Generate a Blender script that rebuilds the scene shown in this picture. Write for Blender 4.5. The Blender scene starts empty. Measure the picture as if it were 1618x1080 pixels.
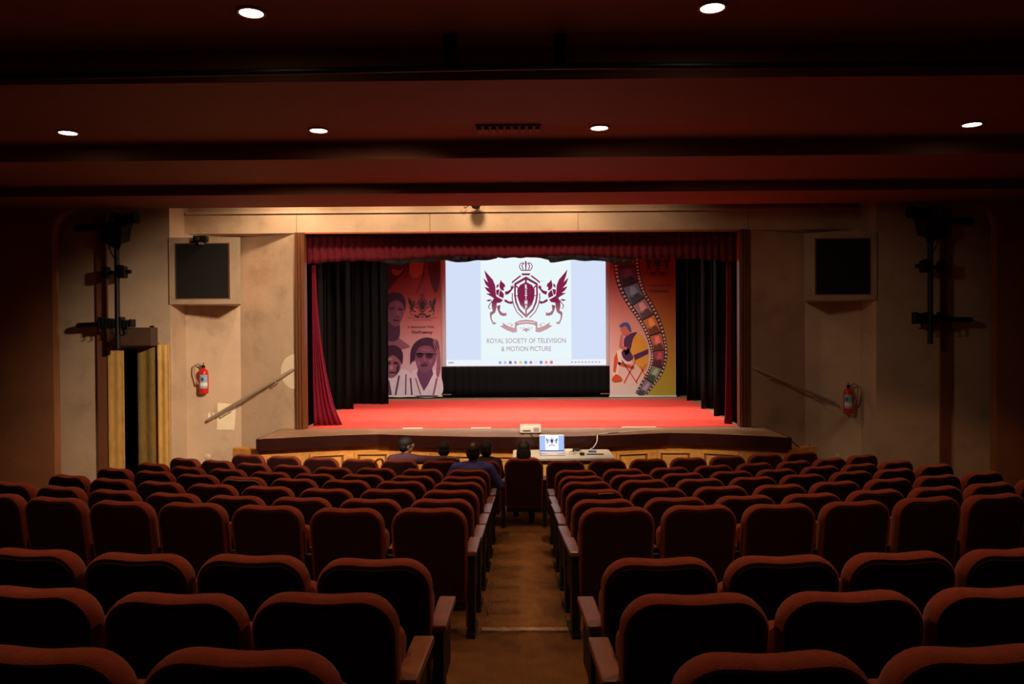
import bpy, bmesh, math, random
from mathutils import Vector, Matrix, Euler
from mathutils.geometry import tessellate_polygon
random.seed(7)
PI = math.pi
SC = bpy.context.scene
COL = SC.collection

# ------------------------------------------------------------------ camera, world, light, exposure
EYE = 2.69                                   # eye height above the floor in front of the stage
cam_d = bpy.data.cameras.new('camera'); cam = bpy.data.objects.new('camera', cam_d); COL.objects.link(cam)
cam_d.sensor_fit = 'HORIZONTAL'; cam_d.sensor_width = 36.0; cam_d.lens = 27.81
cam_d.clip_start = 0.05; cam_d.clip_end = 200
cam.matrix_world = (Matrix.Translation((0, 0, EYE)) @ Matrix.Rotation(math.radians(0.69), 4, 'Z')
                    @ Matrix.Rotation(math.radians(90 - 0.69), 4, 'X') @ Matrix.Rotation(math.radians(-0.35), 4, 'Z'))
SC.camera = cam
SC.view_settings.view_transform = 'Standard'; SC.view_settings.look = 'None'
SC.view_settings.gamma = 1.0; SC.view_settings.use_curve_mapping = False
SC.view_settings.exposure = 0.0
W = bpy.data.worlds.new('dark_hall'); SC.world = W; W.use_nodes = True
W.node_tree.nodes['Background'].inputs[0].default_value = (0.02, 0.012, 0.008, 1)
W.node_tree.nodes['Background'].inputs[1].default_value = 0.0

def spot(name, loc, aim, power, color, size_deg=120, blend=0.6, radius=0.08):
    l = bpy.data.lights.new(name, 'SPOT'); l.energy = power; l.color = color
    l.spot_size = math.radians(size_deg); l.spot_blend = blend; l.shadow_soft_size = radius
    o = bpy.data.objects.new(name, l); COL.objects.link(o); o.location = loc
    o.rotation_euler = (Vector(aim) - Vector(loc)).to_track_quat('-Z', 'Y').to_euler()
    return o
WARM = (1.0, 0.74, 0.47)
# strong house spot aimed left from the ceiling pipe; added fills weak right and along the stage front
WALLC = (1.0, 0.77, 0.53)
spot('house_spot_and_fill', (0.37, 7.16, 4.90), (-4.3, 13.6, 1.5), 3100, WALLC, 49, 1.0, 0.26)
spot('house_spot_and_fill', (-0.64, 7.16, 4.90), (4.5, 13.6, 1.7), 190, WALLC, 50, 1.0, 0.26)  # added fill that lifts the dark right walls
for x, p in ((-1.9, 1400), (0.2, 2000), (2.2, 1400)):
    spot('front_fill_light', (x, 7.16, 4.93), (x, 13.1, 0.85), p, (1.0, 0.80, 0.56), 27, 1.0, 0.1)  # unseen spots added to brighten the stage front and table
# row of floods in the slot between the last ceiling step and the proscenium header
for x, p in ((-3.9, 105), (-2.4, 75), (-0.8, 80), (0.7, 80), (2.1, 15)):
    spot('front_flood_light', (x, 12.98, 5.3), (x - .2, 13.75, 3.2), p, WARM, 150, 0.7, 0.10)
# two stage battens: one between valance and border drape, one behind the border drape
for x, p in ((-2.2, 520), (0.3, 800), (2.2, 520)):
    spot('stage_batten_light', (x, 15.45, 5.3), (x * 0.9, 15.9, 1.0), p, (1.0, 0.87, 0.76), 130, 0.8, 0.12)
for x, p in ((-2.2, 380), (0.3, 700), (2.2, 380)):
    spot('stage_batten_light', (x, 16.5, 5.6), (x * 0.9, 17.6, 1.0), p, (1.0, 0.87, 0.76), 120, 0.8, 0.12)

# ------------------------------------------------------------------ materials
def srgb(r, g, b):
    f = lambda c: (c / 255 / 12.92) if c / 255 <= 0.04045 else ((c / 255 + 0.055) / 1.055) ** 2.4
    return (f(r), f(g), f(b), 1)
MATS = {}
def mat(name, col, rough=0.7, var=0.12, nscale=8.0, bump=0.0, bscale=60.0, metal=0.0, stretch=None, sheen=0.0,
        spec=0.5, stain=None, sscale=1.2, samt=0.5):
    if name in MATS: return MATS[name]
    m = bpy.data.materials.new(name); m.use_nodes = True; MATS[name] = m
    nt = m.node_tree; N = nt.nodes; L = nt.links; b = N['Principled BSDF']
    b.inputs['Roughness'].default_value = rough; b.inputs['Metallic'].default_value = metal
    b.inputs['Specular IOR Level'].default_value = spec
    if sheen: b.inputs['Sheen Weight'].default_value = sheen; b.inputs['Sheen Roughness'].default_value = 0.4
    tc = N.new('ShaderNodeTexCoord'); mp = N.new('ShaderNodeMapping'); L.new(tc.outputs['Object'], mp.inputs[0])
    if stretch: mp.inputs['Scale'].default_value = stretch
    n = N.new('ShaderNodeTexNoise'); n.inputs['Scale'].default_value = nscale; n.inputs['Detail'].default_value = 5
    L.new(mp.outputs[0], n.inputs['Vector'])
    r = N.new('ShaderNodeValToRGB'); c = Vector(col[:3])
    r.color_ramp.elements[0].position = 0.3; r.color_ramp.elements[1].position = 0.7
    r.color_ramp.elements[0].color = (*(c * (1 - var)), 1); r.color_ramp.elements[1].color = (*(c * (1 + var)), 1)
    L.new(n.outputs['Fac'], r.inputs[0]); out = r.outputs[0]
    if stain:
        n2 = N.new('ShaderNodeTexNoise'); n2.inputs['Scale'].default_value = sscale; n2.inputs['Detail'].default_value = 7
        n2.inputs['Roughness'].default_value = 0.65; L.new(tc.outputs['Object'], n2.inputs['Vector'])
        r2 = N.new('ShaderNodeValToRGB'); r2.color_ramp.elements[0].position = 0.52; r2.color_ramp.elements[1].position = 0.7
        r2.color_ramp.elements[0].color = (0, 0, 0, 1); r2.color_ramp.elements[1].color = (samt, samt, samt, 1)
        L.new(n2.outputs['Fac'], r2.inputs[0])
        mx = N.new('ShaderNodeMix'); mx.data_type = 'RGBA'; L.new(r2.outputs[0], mx.inputs[0]); L.new(out, mx.inputs[6])
        mx.inputs[7].default_value = stain; out = mx.outputs[2]
    L.new(out, b.inputs['Base Color'])
    if bump:
        n3 = N.new('ShaderNodeTexNoise'); n3.inputs['Scale'].default_value = bscale; n3.inputs['Detail'].default_value = 3
        L.new(mp.outputs[0], n3.inputs['Vector'])
        bp = N.new('ShaderNodeBump'); bp.inputs['Strength'].default_value = bump; bp.inputs['Distance'].default_value = 0.02
        L.new(n3.outputs['Fac'], bp.inputs['Height']); L.new(bp.outputs[0], b.inputs['Normal'])
    return m
def emit(name, col, strength=1.0, col2=None, z0=0, z1=1):
    if name in MATS: return MATS[name]
    m = bpy.data.materials.new(name); m.use_nodes = True; MATS[name] = m
    nt = m.node_tree; N = nt.nodes; L = nt.links; N.remove(N['Principled BSDF'])
    e = N.new('ShaderNodeEmission'); e.inputs[0].default_value = col; e.inputs[1].default_value = strength
    L.new(e.outputs[0], N['Material Output'].inputs[0])
    if col2:
        tc = N.new('ShaderNodeTexCoord'); sp = N.new('ShaderNodeSeparateXYZ'); L.new(tc.outputs['Object'], sp.inputs[0])
        mr = N.new('ShaderNodeMapRange'); mr.inputs[1].default_value = z0; mr.inputs[2].default_value = z1
        L.new(sp.outputs[2], mr.inputs[0])
        mx = N.new('ShaderNodeMix'); mx.data_type = 'RGBA'; L.new(mr.outputs[0], mx.inputs[0])
        mx.inputs[6].default_value = col2; mx.inputs[7].default_value = col; L.new(mx.outputs[2], e.inputs[0])
    return m

M_cream = mat('cream_plaster', srgb(200, 171, 145), 0.85, 0.07, 2.5, 0.25, 30, stain=srgb(150, 122, 98), sscale=1.6, samt=0.45)
M_brownwall = mat('brown_wall_paint', srgb(150, 96, 62), 0.8, 0.08, 2.0, 0.2, 30, stain=srgb(120, 70, 45), sscale=1.1, samt=0.35)
M_strip = mat('brown_strip_paint', srgb(120, 72, 46), 0.75, 0.08, 3.0, 0.15, 30)
M_ceil = mat('ceiling_paint', srgb(112, 62, 42), 0.75, 0.06, 1.5, 0.15, 12, stretch=(0.4, 2, 2))
M_carpet = None
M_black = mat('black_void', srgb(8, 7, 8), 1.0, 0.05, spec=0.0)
M_blackcloth = mat('black_cloth', srgb(9, 9, 11), 0.9, 0.15, 14, 0.15, 120, spec=0.2)
M_maroon = mat('maroon_velvet', srgb(88, 14, 30), 0.85, 0.15, 12, 0.15, 90, spec=0.2)
M_redcarpet = mat('red_carpet', srgb(214, 58, 42), 0.95, 0.1, 5, 0.3, 160, stain=srgb(205, 70, 52), sscale=0.9, samt=0.5)
M_seat = mat('maroon_seat_fabric', srgb(124, 52, 34), 0.95, 0.12, 30, 0.35, 220, sheen=0.12, spec=0.2)
M_seatshade = mat('seat_fabric_shaded', srgb(48, 17, 15), 0.95, 0.12, 30, 0.3, 220, spec=0.2)  # same fabric as the seat, shade on the backs put into the colour
M_blackmetal = mat('black_steel', srgb(22, 20, 20), 0.5, 0.1, 20, metal=0.3)
M_arm = mat('armrest_wood', srgb(124, 76, 54), 0.3, 0.22, 6, 0.05, 40, stretch=(8, 1.2, 8))
M_panelwood = mat('end_panel_wood', srgb(130, 66, 48), 0.45, 0.2, 5, 0.05, 40, stretch=(6, 6, 1))
M_goldwood = mat('golden_oak', srgb(200, 138, 62), 0.5, 0.22, 4, 0.08, 40, stretch=(1, 6, 6))
M_darkband = mat('dark_brown_gloss', srgb(44, 16, 13), 0.25, 0.2, 5, 0.05, 20, stretch=(1, 4, 4))
M_apron = mat('worn_stage_boards', srgb(150, 112, 88), 0.55, 0.25, 4, 0.1, 30, stretch=(0.7, 6, 6), stain=srgb(200, 170, 150), sscale=3, samt=0.35)
M_post = mat('post_wood', srgb(108, 60, 32), 0.45, 0.2, 5, 0.05, 30, stretch=(6, 6, 0.7))
M_chrome = mat('steel_tube', srgb(190, 170, 150), 0.3, 0.05, 10, metal=0.35)
M_red = mat('extinguisher_red', srgb(205, 32, 22), 0.35, 0.08, 8)
M_white = mat('white_plastic', srgb(232, 230, 226), 0.45, 0.03, 8)
M_silver = mat('silver_case', srgb(190, 190, 195), 0.35, 0.05, 8, metal=0.5)
M_grille = mat('speaker_cloth', srgb(24, 18, 16), 0.9, 0.2, 80, 0.3, 200)
M_yellowcloth = mat('yellow_cloth', srgb(205, 158, 84), 0.85, 0.12, 6, 0.25, 14, stretch=(2, 2, 1), stain=srgb(180, 135, 70), sscale=3, samt=0.4)
M_olivecloth = mat('olive_cloth', srgb(150, 120, 62), 0.85, 0.14, 6, 0.3, 16, stretch=(2, 2, 1))
M_signbox = mat('brown_box', srgb(70, 48, 36), 0.6, 0.1, 6)
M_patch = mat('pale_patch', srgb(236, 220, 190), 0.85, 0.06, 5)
M_piping = mat('worn_piping', srgb(190, 150, 120), 0.8, 0.2, 20)

# ------------------------------------------------------------------ mesh helpers
def obj(name, verts, faces, m, parent=None, smooth=False):
    me = bpy.data.meshes.new(name); me.from_pydata([tuple(v) for v in verts], [], faces); me.validate(); me.update()
    if m: me.materials.append(m)
    if smooth: me.polygons.foreach_set('use_smooth', [True] * len(me.polygons))
    o = bpy.data.objects.new(name, me); COL.objects.link(o)
    if parent: o.parent = parent
    return o
class MB:
    def __init__(s): s.v = []; s.f = []
    def add(s, vs, fs):
        k = len(s.v); s.v += [tuple(v) for v in vs]; s.f += [tuple(i + k for i in f) for f in fs]; return s
    def box(s, x0, x1, y0, y1, z0, z1, T=None):
        vs = [Vector((x, y, z)) for z in (z0, z1) for y in (y0, y1) for x in (x0, x1)]
        if T: vs = [T @ v for v in vs]
        return s.add(vs, [(0, 2, 3, 1), (4, 5, 7, 6), (0, 1, 5, 4), (2, 6, 7, 3), (0, 4, 6, 2), (1, 3, 7, 5)])
    def bbox(s, x0, x1, y0, y1, z0, z1, b=0.01, T=None):          # box with chamfered edges
        bm = bmesh.new(); bmesh.ops.create_cube(bm, size=1.0)
        for v in bm.verts: v.co = Vector(((x0 + x1) / 2 + v.co.x * (x1 - x0), (y0 + y1) / 2 + v.co.y * (y1 - y0), (z0 + z1) / 2 + v.co.z * (z1 - z0)))
        bmesh.ops.bevel(bm, geom=bm.edges[:], offset=b, segments=2, affect='EDGES', profile=0.6)
        bm.verts.index_update(); vs = [v.co.copy() for v in bm.verts]; fs = [tuple(v.index for v in f.verts) for f in bm.faces]; bm.free()
        if T: vs = [T @ v for v in vs]
        return s.add(vs, fs)
    def tube(s, pts, r, n=10, cap=True):
        pts = [Vector(p) for p in pts]; rs = r if isinstance(r, (list, tuple)) else [r] * len(pts); k0 = len(s.v); up = None
        for i, p in enumerate(pts):
            t = (pts[min(i + 1, len(pts) - 1)] - pts[max(i - 1, 0)]).normalized()
            if up is None: up = t.orthogonal().normalized()
            up = (up - t * up.dot(t)).normalized(); w = t.cross(up)
            for k in range(n):
                a = 2 * PI * k / n; s.v.append(tuple(p + (up * math.cos(a) + w * math.sin(a)) * rs[i]))
        for i in range(len(pts) - 1):
            for k in range(n):
                a = k0 + i * n + k; b = k0 + i * n + (k + 1) % n; s.f.append((a, b, b + n, a + n))
        if cap:
            s.f.append(tuple(k0 + k for k in reversed(range(n)))); e = k0 + (len(pts) - 1) * n; s.f.append(tuple(e + k for k in range(n)))
        return s
    def lathe(s, prof, n=20, T=None):                             # prof: list of (r, z), axis z
        k0 = len(s.v)
        for r, z in prof:
            for k in range(n):
                a = 2 * PI * k / n; p = Vector((r * math.cos(a), r * math.sin(a), z)); s.v.append(tuple(T @ p if T else p))
        for i in range(len(prof) - 1):
            for k in range(n):
                a = k0 + i * n + k; b = k0 + i * n + (k + 1) % n; s.f.append((a, b, b + n, a + n))
        s.f.append(tuple(k0 + k for k in reversed(range(n)))); e = k0 + (len(prof) - 1) * n; s.f.append(tuple(e + k for k in range(n)))
        return s
    def prism(s, poly, z0, z1):                                   # poly: CCW list of (x, y)
        n = len(poly); tri = tessellate_polygon([[Vector((x, y, 0)) for x, y in poly]])
        vs = [(x, y, z0) for x, y in poly] + [(x, y, z1) for x, y in poly]
        fs = [tuple(t) for t in tri]; top = [tuple(i + n for i in t) for t in tri]
        return s.add(vs, fs + top + [(i, (i + 1) % n, (i + 1) % n + n, i + n) for i in range(n)])
    def build(s, name, m, parent=None, smooth=False):
        o = obj(name, s.v, s.f, m, parent, smooth)
        bm = bmesh.new(); bm.from_mesh(o.data); bmesh.ops.recalc_face_normals(bm, faces=bm.faces[:]); bm.to_mesh(o.data); bm.free()
        if smooth: shade(o)
        return o
def shade(o, deg=40):
    me = o.data; me.polygons.foreach_set('use_smooth', [True] * len(me.polygons))
    bm = bmesh.new(); bm.from_mesh(me)
    for e in bm.edges:
        if len(e.link_faces) == 2 and e.calc_face_angle(0) > math.radians(deg): e.smooth = False
    bm.to_mesh(me); bm.free()
def thing(name, label, cat, loc=(0, 0, 0), rz=0.0, group=None):
    o = bpy.data.objects.new(name, None); COL.objects.link(o); o.location = loc; o.rotation_euler = (0, 0, rz)
    o.empty_display_size = 0.1
    o['label'] = label; o['category'] = cat
    if group: o['group'] = group
    return o
def tag(o, label, cat, group=None):
    o['label'] = label; o['category'] = cat
    if group: o['group'] = group
    return o
def struct(o, label=None):
    o['kind'] = 'structure'
    if label: o['label'] = label
    return o

# ------------------------------------------------------------------ the hall
# floor: raked in arcs around a point on the stage
PROF = [(-4, 1.70), (0, 1.19), (2.08, .933), (2.857, .826), (3.646, .733), (5.55, .54), (6.38, .428), (7.2, .336),
        (8.03, .257), (8.85, .163), (9.68, .09), (10.5, .035), (10.9, 0.0), (30, 0.0)]
CY = 20.2
def prof(d):
    for (a, za), (b, zb) in zip(PROF, PROF[1:]):
        if a <= d <= b: return za + (zb - za) * (d - a) / (b - a)
    return PROF[0][1] if d < PROF[0][0] else 0.0
def floor_z(x, y): return prof(CY - math.hypot(x, CY - y))

def carpet_mat(name, col, rib):
    m = mat(name, col, 0.95, 0.16, 6, stain=tuple(c * 0.4 for c in col[:3]) + (1,), sscale=2.2, samt=0.75, spec=0.15)
    nt = m.node_tree; N = nt.nodes; L = nt.links
    tc = N.new('ShaderNodeTexCoord'); wv = N.new('ShaderNodeTexWave'); wv.bands_direction = 'X'
    wv.inputs['Scale'].default_value = rib; wv.inputs['Distortion'].default_value = 0.6; wv.inputs['Detail'].default_value = 1
    L.new(tc.outputs['Object'], wv.inputs[0]); bp = N.new('ShaderNodeBump'); bp.inputs['Strength'].default_value = 0.7
    bp.inputs['Distance'].default_value = 0.012; L.new(wv.outputs['Fac'], bp.inputs['Height']); L.new(bp.outputs[0], N['Principled BSDF'].inputs['Normal'])
    return m
M_carpet = carpet_mat('ribbed_brown_carpet', srgb(122, 84, 50), 32)
M_runner = carpet_mat('ribbed_tan_runner', srgb(148, 106, 66), 26)
NX, NY = 60, 110
vs = []; fs = []
for j in range(NY + 1):
    y = -3.0 + 17.2 * j / NY
    for i in range(NX + 1):
        x = -9.6 + 19.2 * i / NX; vs.append((x, y, floor_z(x, y)))
for j in range(NY):
    for i in range(NX):
        a = j * (NX + 1) + i; fs.append((a, a + 1, a + NX + 2, a + NX + 1))
struct(obj('floor', vs, fs, M_carpet, smooth=True), 'brown ribbed carpet sloping down to the stage')

# aisle runner, from the worn threshold down to the front row
vs = []; fs = []; n = 40
for j in range(n + 1):
    y = 5.76 + (10.45 - 5.76) * j / n
    wob = 0.012 * math.sin(j * 1.9) + 0.008 * math.sin(j * 0.7)
    for x in (-0.285 + wob, 0.0, 0.325 + wob * 0.6): vs.append((x, y, floor_z(x, y) + 0.012))
    vs.append((0.325 + wob * 0.6, y, floor_z(0, y) - 0.01)); vs.append((-0.285 + wob, y, floor_z(0, y) - 0.01))
for j in range(n):
    a = j * 5
    fs += [(a, a + 1, a + 6, a + 5), (a + 1, a + 2, a + 7, a + 6), (a + 2, a + 3, a + 8, a + 7), (a + 4, a, a + 5, a + 9)]
fs += [(0, 4, 3, 2, 1), (n * 5, n * 5 + 1, n * 5 + 2, n * 5 + 3, n * 5 + 4)]
ru = obj('aisle_runner', vs, fs, M_runner, smooth=True)
tag(ru, 'long tan ribbed carpet runner down the centre aisle', 'carpet')
mb = MB()
pts = [(-.30, 5.70), (-.12, 5.695), (.05, 5.705), (.2, 5.695), (.35, 5.70), (.35, 5.765), (-.30, 5.765)]
mb.prism(pts, floor_z(0, 5.75) - 0.02, floor_z(0, 5.75) + 0.022)
tag(mb.build('threshold_strip', mat('worn_pale_strip', srgb(160, 128, 100), .85, .4, 25)), 'pale worn threshold strip across the aisle at the runner end', 'threshold')

# ceiling: one stepped profile drawn across the hall
HW = 9.5; ZS = 1.01
cp = [(-3.2, 5.415), (7.57, 5.415), (7.57, 5.095), (10.02, 5.095), (10.02, 4.895), (11.73, 4.895), (11.73, 4.754), (12.9, 4.754), (12.9, 5.5), (14.1, 5.5)]
vs = [(x, y, z) for x in (-HW - .1, HW + .1) for y, z in cp]; n = len(cp)
vs += [(x, y, 5.75) for x in (-HW - .1, HW + .1) for y in (-3.2, 14.1)]
fs = [(i, i + 1, n + i + 1, n + i) for i in range(n - 1)] + [(2 * n, 2 * n + 2, 2 * n + 3, 2 * n + 1), (0, n, 2 * n + 2, 2 * n), (n - 1, 2 * n + 1, 2 * n + 3, 2 * n - 1)]
struct(obj('ceiling', vs, fs, M_ceil), 'dark red brown ceiling stepping down towards the stage')
struct(MB().box(-HW - .2, HW + .2, -3.2, -3.0, -.1, 5.7).build('wall_back', M_brownwall))

# hall side walls, out of the lens on both sides
struct(MB().box(-HW - .2, -HW, -3.2, 13.0, -.1, 5.7).build('wall_left', M_brownwall)); struct(MB().box(HW, HW + .2, -3.2, 13.0, -.1, 5.7).build('wall_right', M_brownwall))
# portal: brown painted end wall with a round-cornered opening towards the stage
def portal():
    X = 7.68; r = .42; top = 4.754
    op = [(X, -.1), (X, top - r)] + [(X - r + r * math.cos(a), top - r + r * math.sin(a)) for a in [PI / 2 * k / 8 for k in range(1, 9)]]
    vs = []; fs = []
    for s in (-1, 1):
        poly = [(s * HW, -.1)] + [(s * x, z) for x, z in op] + [(s * HW, top)]
        n = len(poly); k = len(vs); vs += [(x, 12.88, z) for x, z in poly] + [(x, 13.06, z) for x, z in poly]
        tri = tessellate_polygon([[Vector((x, z, 0)) for x, z in poly]])
        fs += [tuple(i + k for i in t) for t in tri] + [tuple(i + k + n for i in t) for t in tri] + [(k + i, k + (i + 1) % n, k + (i + 1) % n + n, k + i + n) for i in range(n)]
    return MB().add(vs, fs).build('wall_portal', M_brownwall)
struct(portal(), 'brown end wall with a round cornered opening to the stage')
# cream walls beside the proscenium, the left one with a doorway
def wing_wall(s, name):
    mb = MB(); a, b = s * 5.93, s * 7.9
    def seg(x0, x1, z0, z1, y0=13.3, y1=13.5): mb.box(min(s * x0, s * x1), max(s * x0, s * x1), y0, y1, z0, z1)
    if s < 0: seg(5.93, 6.0, -.1, 5.5); seg(6.0, 6.94, 2.46, 5.5); seg(6.94, 8.0, -.1, 5.5)
    else: seg(5.93, 8.0, -.1, 5.5)
    seg(5.93, 6.1, -.1, 5.5, 13.5, 14.2)
    w = struct(mb.build(name, M_cream))
    x0, x1 = s * 6.98, s * 7.15
    MB().box(min(x0, x1), max(x0, x1), 13.24, 13.32, -.05, 4.70).build('pilaster', M_strip, w)
    return w
WL = wing_wall(-1, 'wall_stage_side_left'); WR = wing_wall(1, 'wall_stage_side_right')
# dark passage behind the left doorway
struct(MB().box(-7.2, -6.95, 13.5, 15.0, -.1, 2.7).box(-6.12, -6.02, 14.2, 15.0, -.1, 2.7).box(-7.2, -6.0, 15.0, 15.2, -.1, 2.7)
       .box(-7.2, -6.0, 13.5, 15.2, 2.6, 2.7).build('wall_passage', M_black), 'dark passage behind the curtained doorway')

# proscenium wall: two shallow folded faces on each side of the opening
def front_wall(s, name):
    P = [(3.97, 13.9), (5.10, 14.3), (5.92, 13.88), (6.1, 13.88), (6.1, 15.1), (3.97, 15.1)]
    P = [(s * x, y) for x, y in P]
    if s < 0: P = P[::-1]
    mb = MB(); mb.prism(P, -.1, 4.47); return struct(mb.build(name, M_cream), None)
FL = front_wall(-1, 'wall_front_left'); FR = front_wall(1, 'wall_front_right')
hd = MB().box(-5.93, 5.93, 13.9, 15.1, 4.46, 4.825).box(-6.0, 6.0, 14.05, 15.1, 4.825, 5.6)
hd = struct(hd.build('wall_header', M_cream), 'cream header beam above the stage opening')
mb = MB().box(-5.9, 5.9, 13.86, 13.9, 4.80, 4.835); mb.build('trim', M_cream, hd)
MB().box(-3.97, 3.97, 13.885, 13.92, 4.445, 4.47).build('header_edge', mat('header_edge_red', srgb(170, 90, 60), .6), hd)
for x in (-3.95, 3.97, 1.0, -1.6): MB().box(x, x + .006, 13.896, 13.91, 4.47, 4.80).build('joint', M_strip, hd)
# proscenium posts of stepped timber
for s, nm in ((-1, 'trim_1'), (1, 'trim_2')):
    mb = MB(); a = s * 3.97; b = s * 3.80
    mb.box(min(a, b), max(a, b), 13.84, 14.0, 1.01, 4.46)
    for k in range(3):
        c = s * (3.955 - .05 * k); mb.box(min(c, c - s * .035), max(c, c - s * .035), 13.815, 13.85, 1.01, 4.46)
    struct(mb.build(nm, M_post), 'stepped brown timber post at the %s of the stage opening' % ('left' if s < 0 else 'right'))
for s in (-1, 1): struct(MB().box(min(s * 3.90, s * 3.985), max(s * 3.90, s * 3.985), 14.0, 15.12, ZS, 4.46).build('wall_jamb_blackout', M_black))  # black liner added over the lit cream jamb to darken it
# pale paint patches and a painted disc of spotlight on the left front wall
def patch(poly, A, B, parent, name='paint_and_light_patch', mt=M_patch):
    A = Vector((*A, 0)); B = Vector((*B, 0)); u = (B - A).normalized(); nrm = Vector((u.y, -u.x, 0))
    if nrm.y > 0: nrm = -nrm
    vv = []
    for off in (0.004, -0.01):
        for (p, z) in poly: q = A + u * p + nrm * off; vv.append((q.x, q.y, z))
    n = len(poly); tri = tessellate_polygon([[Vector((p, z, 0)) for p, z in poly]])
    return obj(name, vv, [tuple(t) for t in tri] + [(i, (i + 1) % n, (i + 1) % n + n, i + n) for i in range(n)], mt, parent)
A1, B1 = (-3.97, 13.9), (-5.10, 14.3)
patch([(0.03 + .30 * math.cos(a), 2.02 + .31 * math.sin(a)) for a in [(-PI / 2 + PI * k / 20) for k in range(21)]], A1, B1, FL)  # half disc of spotlight put on the wall as pale colour
A2, B2 = (-5.92, 13.88), (-5.10, 14.3)
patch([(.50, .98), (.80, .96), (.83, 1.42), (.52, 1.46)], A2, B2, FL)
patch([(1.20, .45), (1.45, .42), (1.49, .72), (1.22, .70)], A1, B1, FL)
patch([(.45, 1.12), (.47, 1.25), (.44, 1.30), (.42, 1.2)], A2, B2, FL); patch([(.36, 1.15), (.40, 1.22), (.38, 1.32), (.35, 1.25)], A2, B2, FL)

# ------------------------------------------------------------------ stage
EDGE = [(-4.24, 12.65), (-3.85, 12.79), (-3.45, 12.95), (-2.9, 13.12), (-2.4, 13.2), (-1.6, 12.98), (-.8, 12.82), (0, 12.76), (.8, 12.82), (1.6, 12.98),
        (2.44, 13.2), (2.95, 13.12), (3.45, 12.93), (3.85, 12.75), (4.22, 12.55)]
def offset(poly, d):
    out = []
    for i, p in enumerate(poly):
        a = Vector(poly[max(i - 1, 0)]); b = Vector(poly[min(i + 1, len(poly) - 1)]); t = (b - a).normalized(); nr = Vector((t.y, -t.x))
        out.append((p[0] + nr.x * d, p[1] + nr.y * d))
    return out
st = struct(MB().prism(offset(EDGE, .022) + [(4.22, 15.1), (-4.24, 15.1)], .93, ZS).box(-6.5, 6.5, 15.09, 21.3, .90, ZS - .004).build('stage_floor', M_apron), 'worn timber stage apron')
ob = offset(EDGE, .03)
MB().prism(ob + offset(EDGE, -.12)[::-1], .81, ZS - .006).build('stage_nosing', M_darkband, st)
MB().prism([(4.25, 12.5), (4.25, 14.2), (4.1, 14.2), (4.1, 12.6)], .81, ZS - .006).build('stage_nosing', M_darkband, st)
MB().prism([(-4.1, 12.7), (-4.1, 14.2), (-4.27, 14.2), (-4.27, 12.62)], .81, ZS - .006).build('stage_nosing', M_darkband, st)
inn = offset(EDGE, -.10); inn2 = offset(EDGE, -.22)
sf = struct(MB().prism([(-4.75, 12.9)] + inn + [(4.75, 12.8), (4.75, 13.0)] + inn2[::-1] + [(-4.75, 13.1)], -.05, .82).build('stage_front', M_goldwood), 'golden panelled timber front of the stage')
# panels: a frame of four rails around a recessed field, along the curved front
def along(poly):
    L = [0]
    for a, b in zip(poly, poly[1:]): L.append(L[-1] + (Vector(b) - Vector(a)).length)
    return L
def at_len(poly, L, s):
    for i in range(len(poly) - 1):
        if s <= L[i + 1] or i == len(poly) - 2:
            t = (s - L[i]) / (L[i + 1] - L[i]); a = Vector(poly[i]); b = Vector(poly[i + 1]); return a + (b - a) * t
LL = along(inn); tot = LL[-1]; npan = 12; wpan = tot / npan
for k in range(npan):
    a = at_len(inn, LL, k * wpan + .07); b = at_len(inn, LL, (k + 1) * wpan - .07)
    mid = (a + b) / 2; ang = math.atan2(b.y - a.y, b.x - a.x); w = (b - a).length / 2
    T = Matrix.Translation((mid.x, mid.y, 0)) @ Matrix.Rotation(ang, 4, 'Z')
    mb = MB()
    mb.box(-w, w, -.035, .03, .66, .71, T).box(-w, w, -.035, .03, .10, .15, T).box(-w, -w + .05, -.035, .03, .15, .66, T).box(w - .05, w, -.035, .03, .15, .66, T)
    fr = mb.build('panel_frame', M_goldwood, sf)
    MB().bbox(-w + .085, w - .085, -.022, .02, .185, .625, .012, T).build('panel_field', M_goldwood, fr)
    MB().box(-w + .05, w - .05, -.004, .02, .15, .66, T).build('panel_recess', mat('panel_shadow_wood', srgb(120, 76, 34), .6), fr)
# stage carpet
cpoly = [(-3.78, 13.93), (-2.6, 13.90), (-1.2, 13.93), (.2, 13.91), (1.5, 13.92), (2.7, 13.89), (3.78, 13.93), (4.1, 19.6), (-4.1, 19.6)]
tag(MB().prism(cpoly, ZS - .001, ZS + .008).build('stage_carpet', M_redcarpet), 'bright red carpet covering the stage', 'carpet')
# taped white edge pieces of the carpet
for x0, x1 in ((-2.1, -1.75), (-.9, -.55), (1.75, 2.35)):
    tag(MB().box(x0, x1, 13.87, 13.925, ZS + .0005, ZS + .010).build('floor_tape', M_patch), 'strip of pale tape at the carpet edge, %s' % {-2.1: 'furthest left', -.9: 'just left of the projector', 1.75: 'right of the projector'}[x0], 'tape', 'tape strips on the stage edge')
# dark stage house
struct(MB().box(-6.7, 6.7, 21.3, 21.5, .8, 7.2).build('wall_stage_back', M_black))
struct(MB().box(-6.7, -6.5, 15.0, 21.4, .8, 7.2).build('wall_stage_left', M_black))
struct(MB().box(6.5, 6.7, 15.0, 21.4, .8, 7.2).build('wall_stage_right', M_black))
struct(MB().box(-6.7, 6.7, 14.0, 21.5, 7.0, 7.2).box(-6.7, 6.7, 14.9, 15.05, 5.6, 7.1).build('ceiling_stage', M_black))
for s in (-1, 1): struct(MB().box(min(s * 6.0, s * 6.7), max(s * 6.0, s * 6.7), 14.95, 15.08, .8, 7.1).build('wall_stage_return', M_black))

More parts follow.
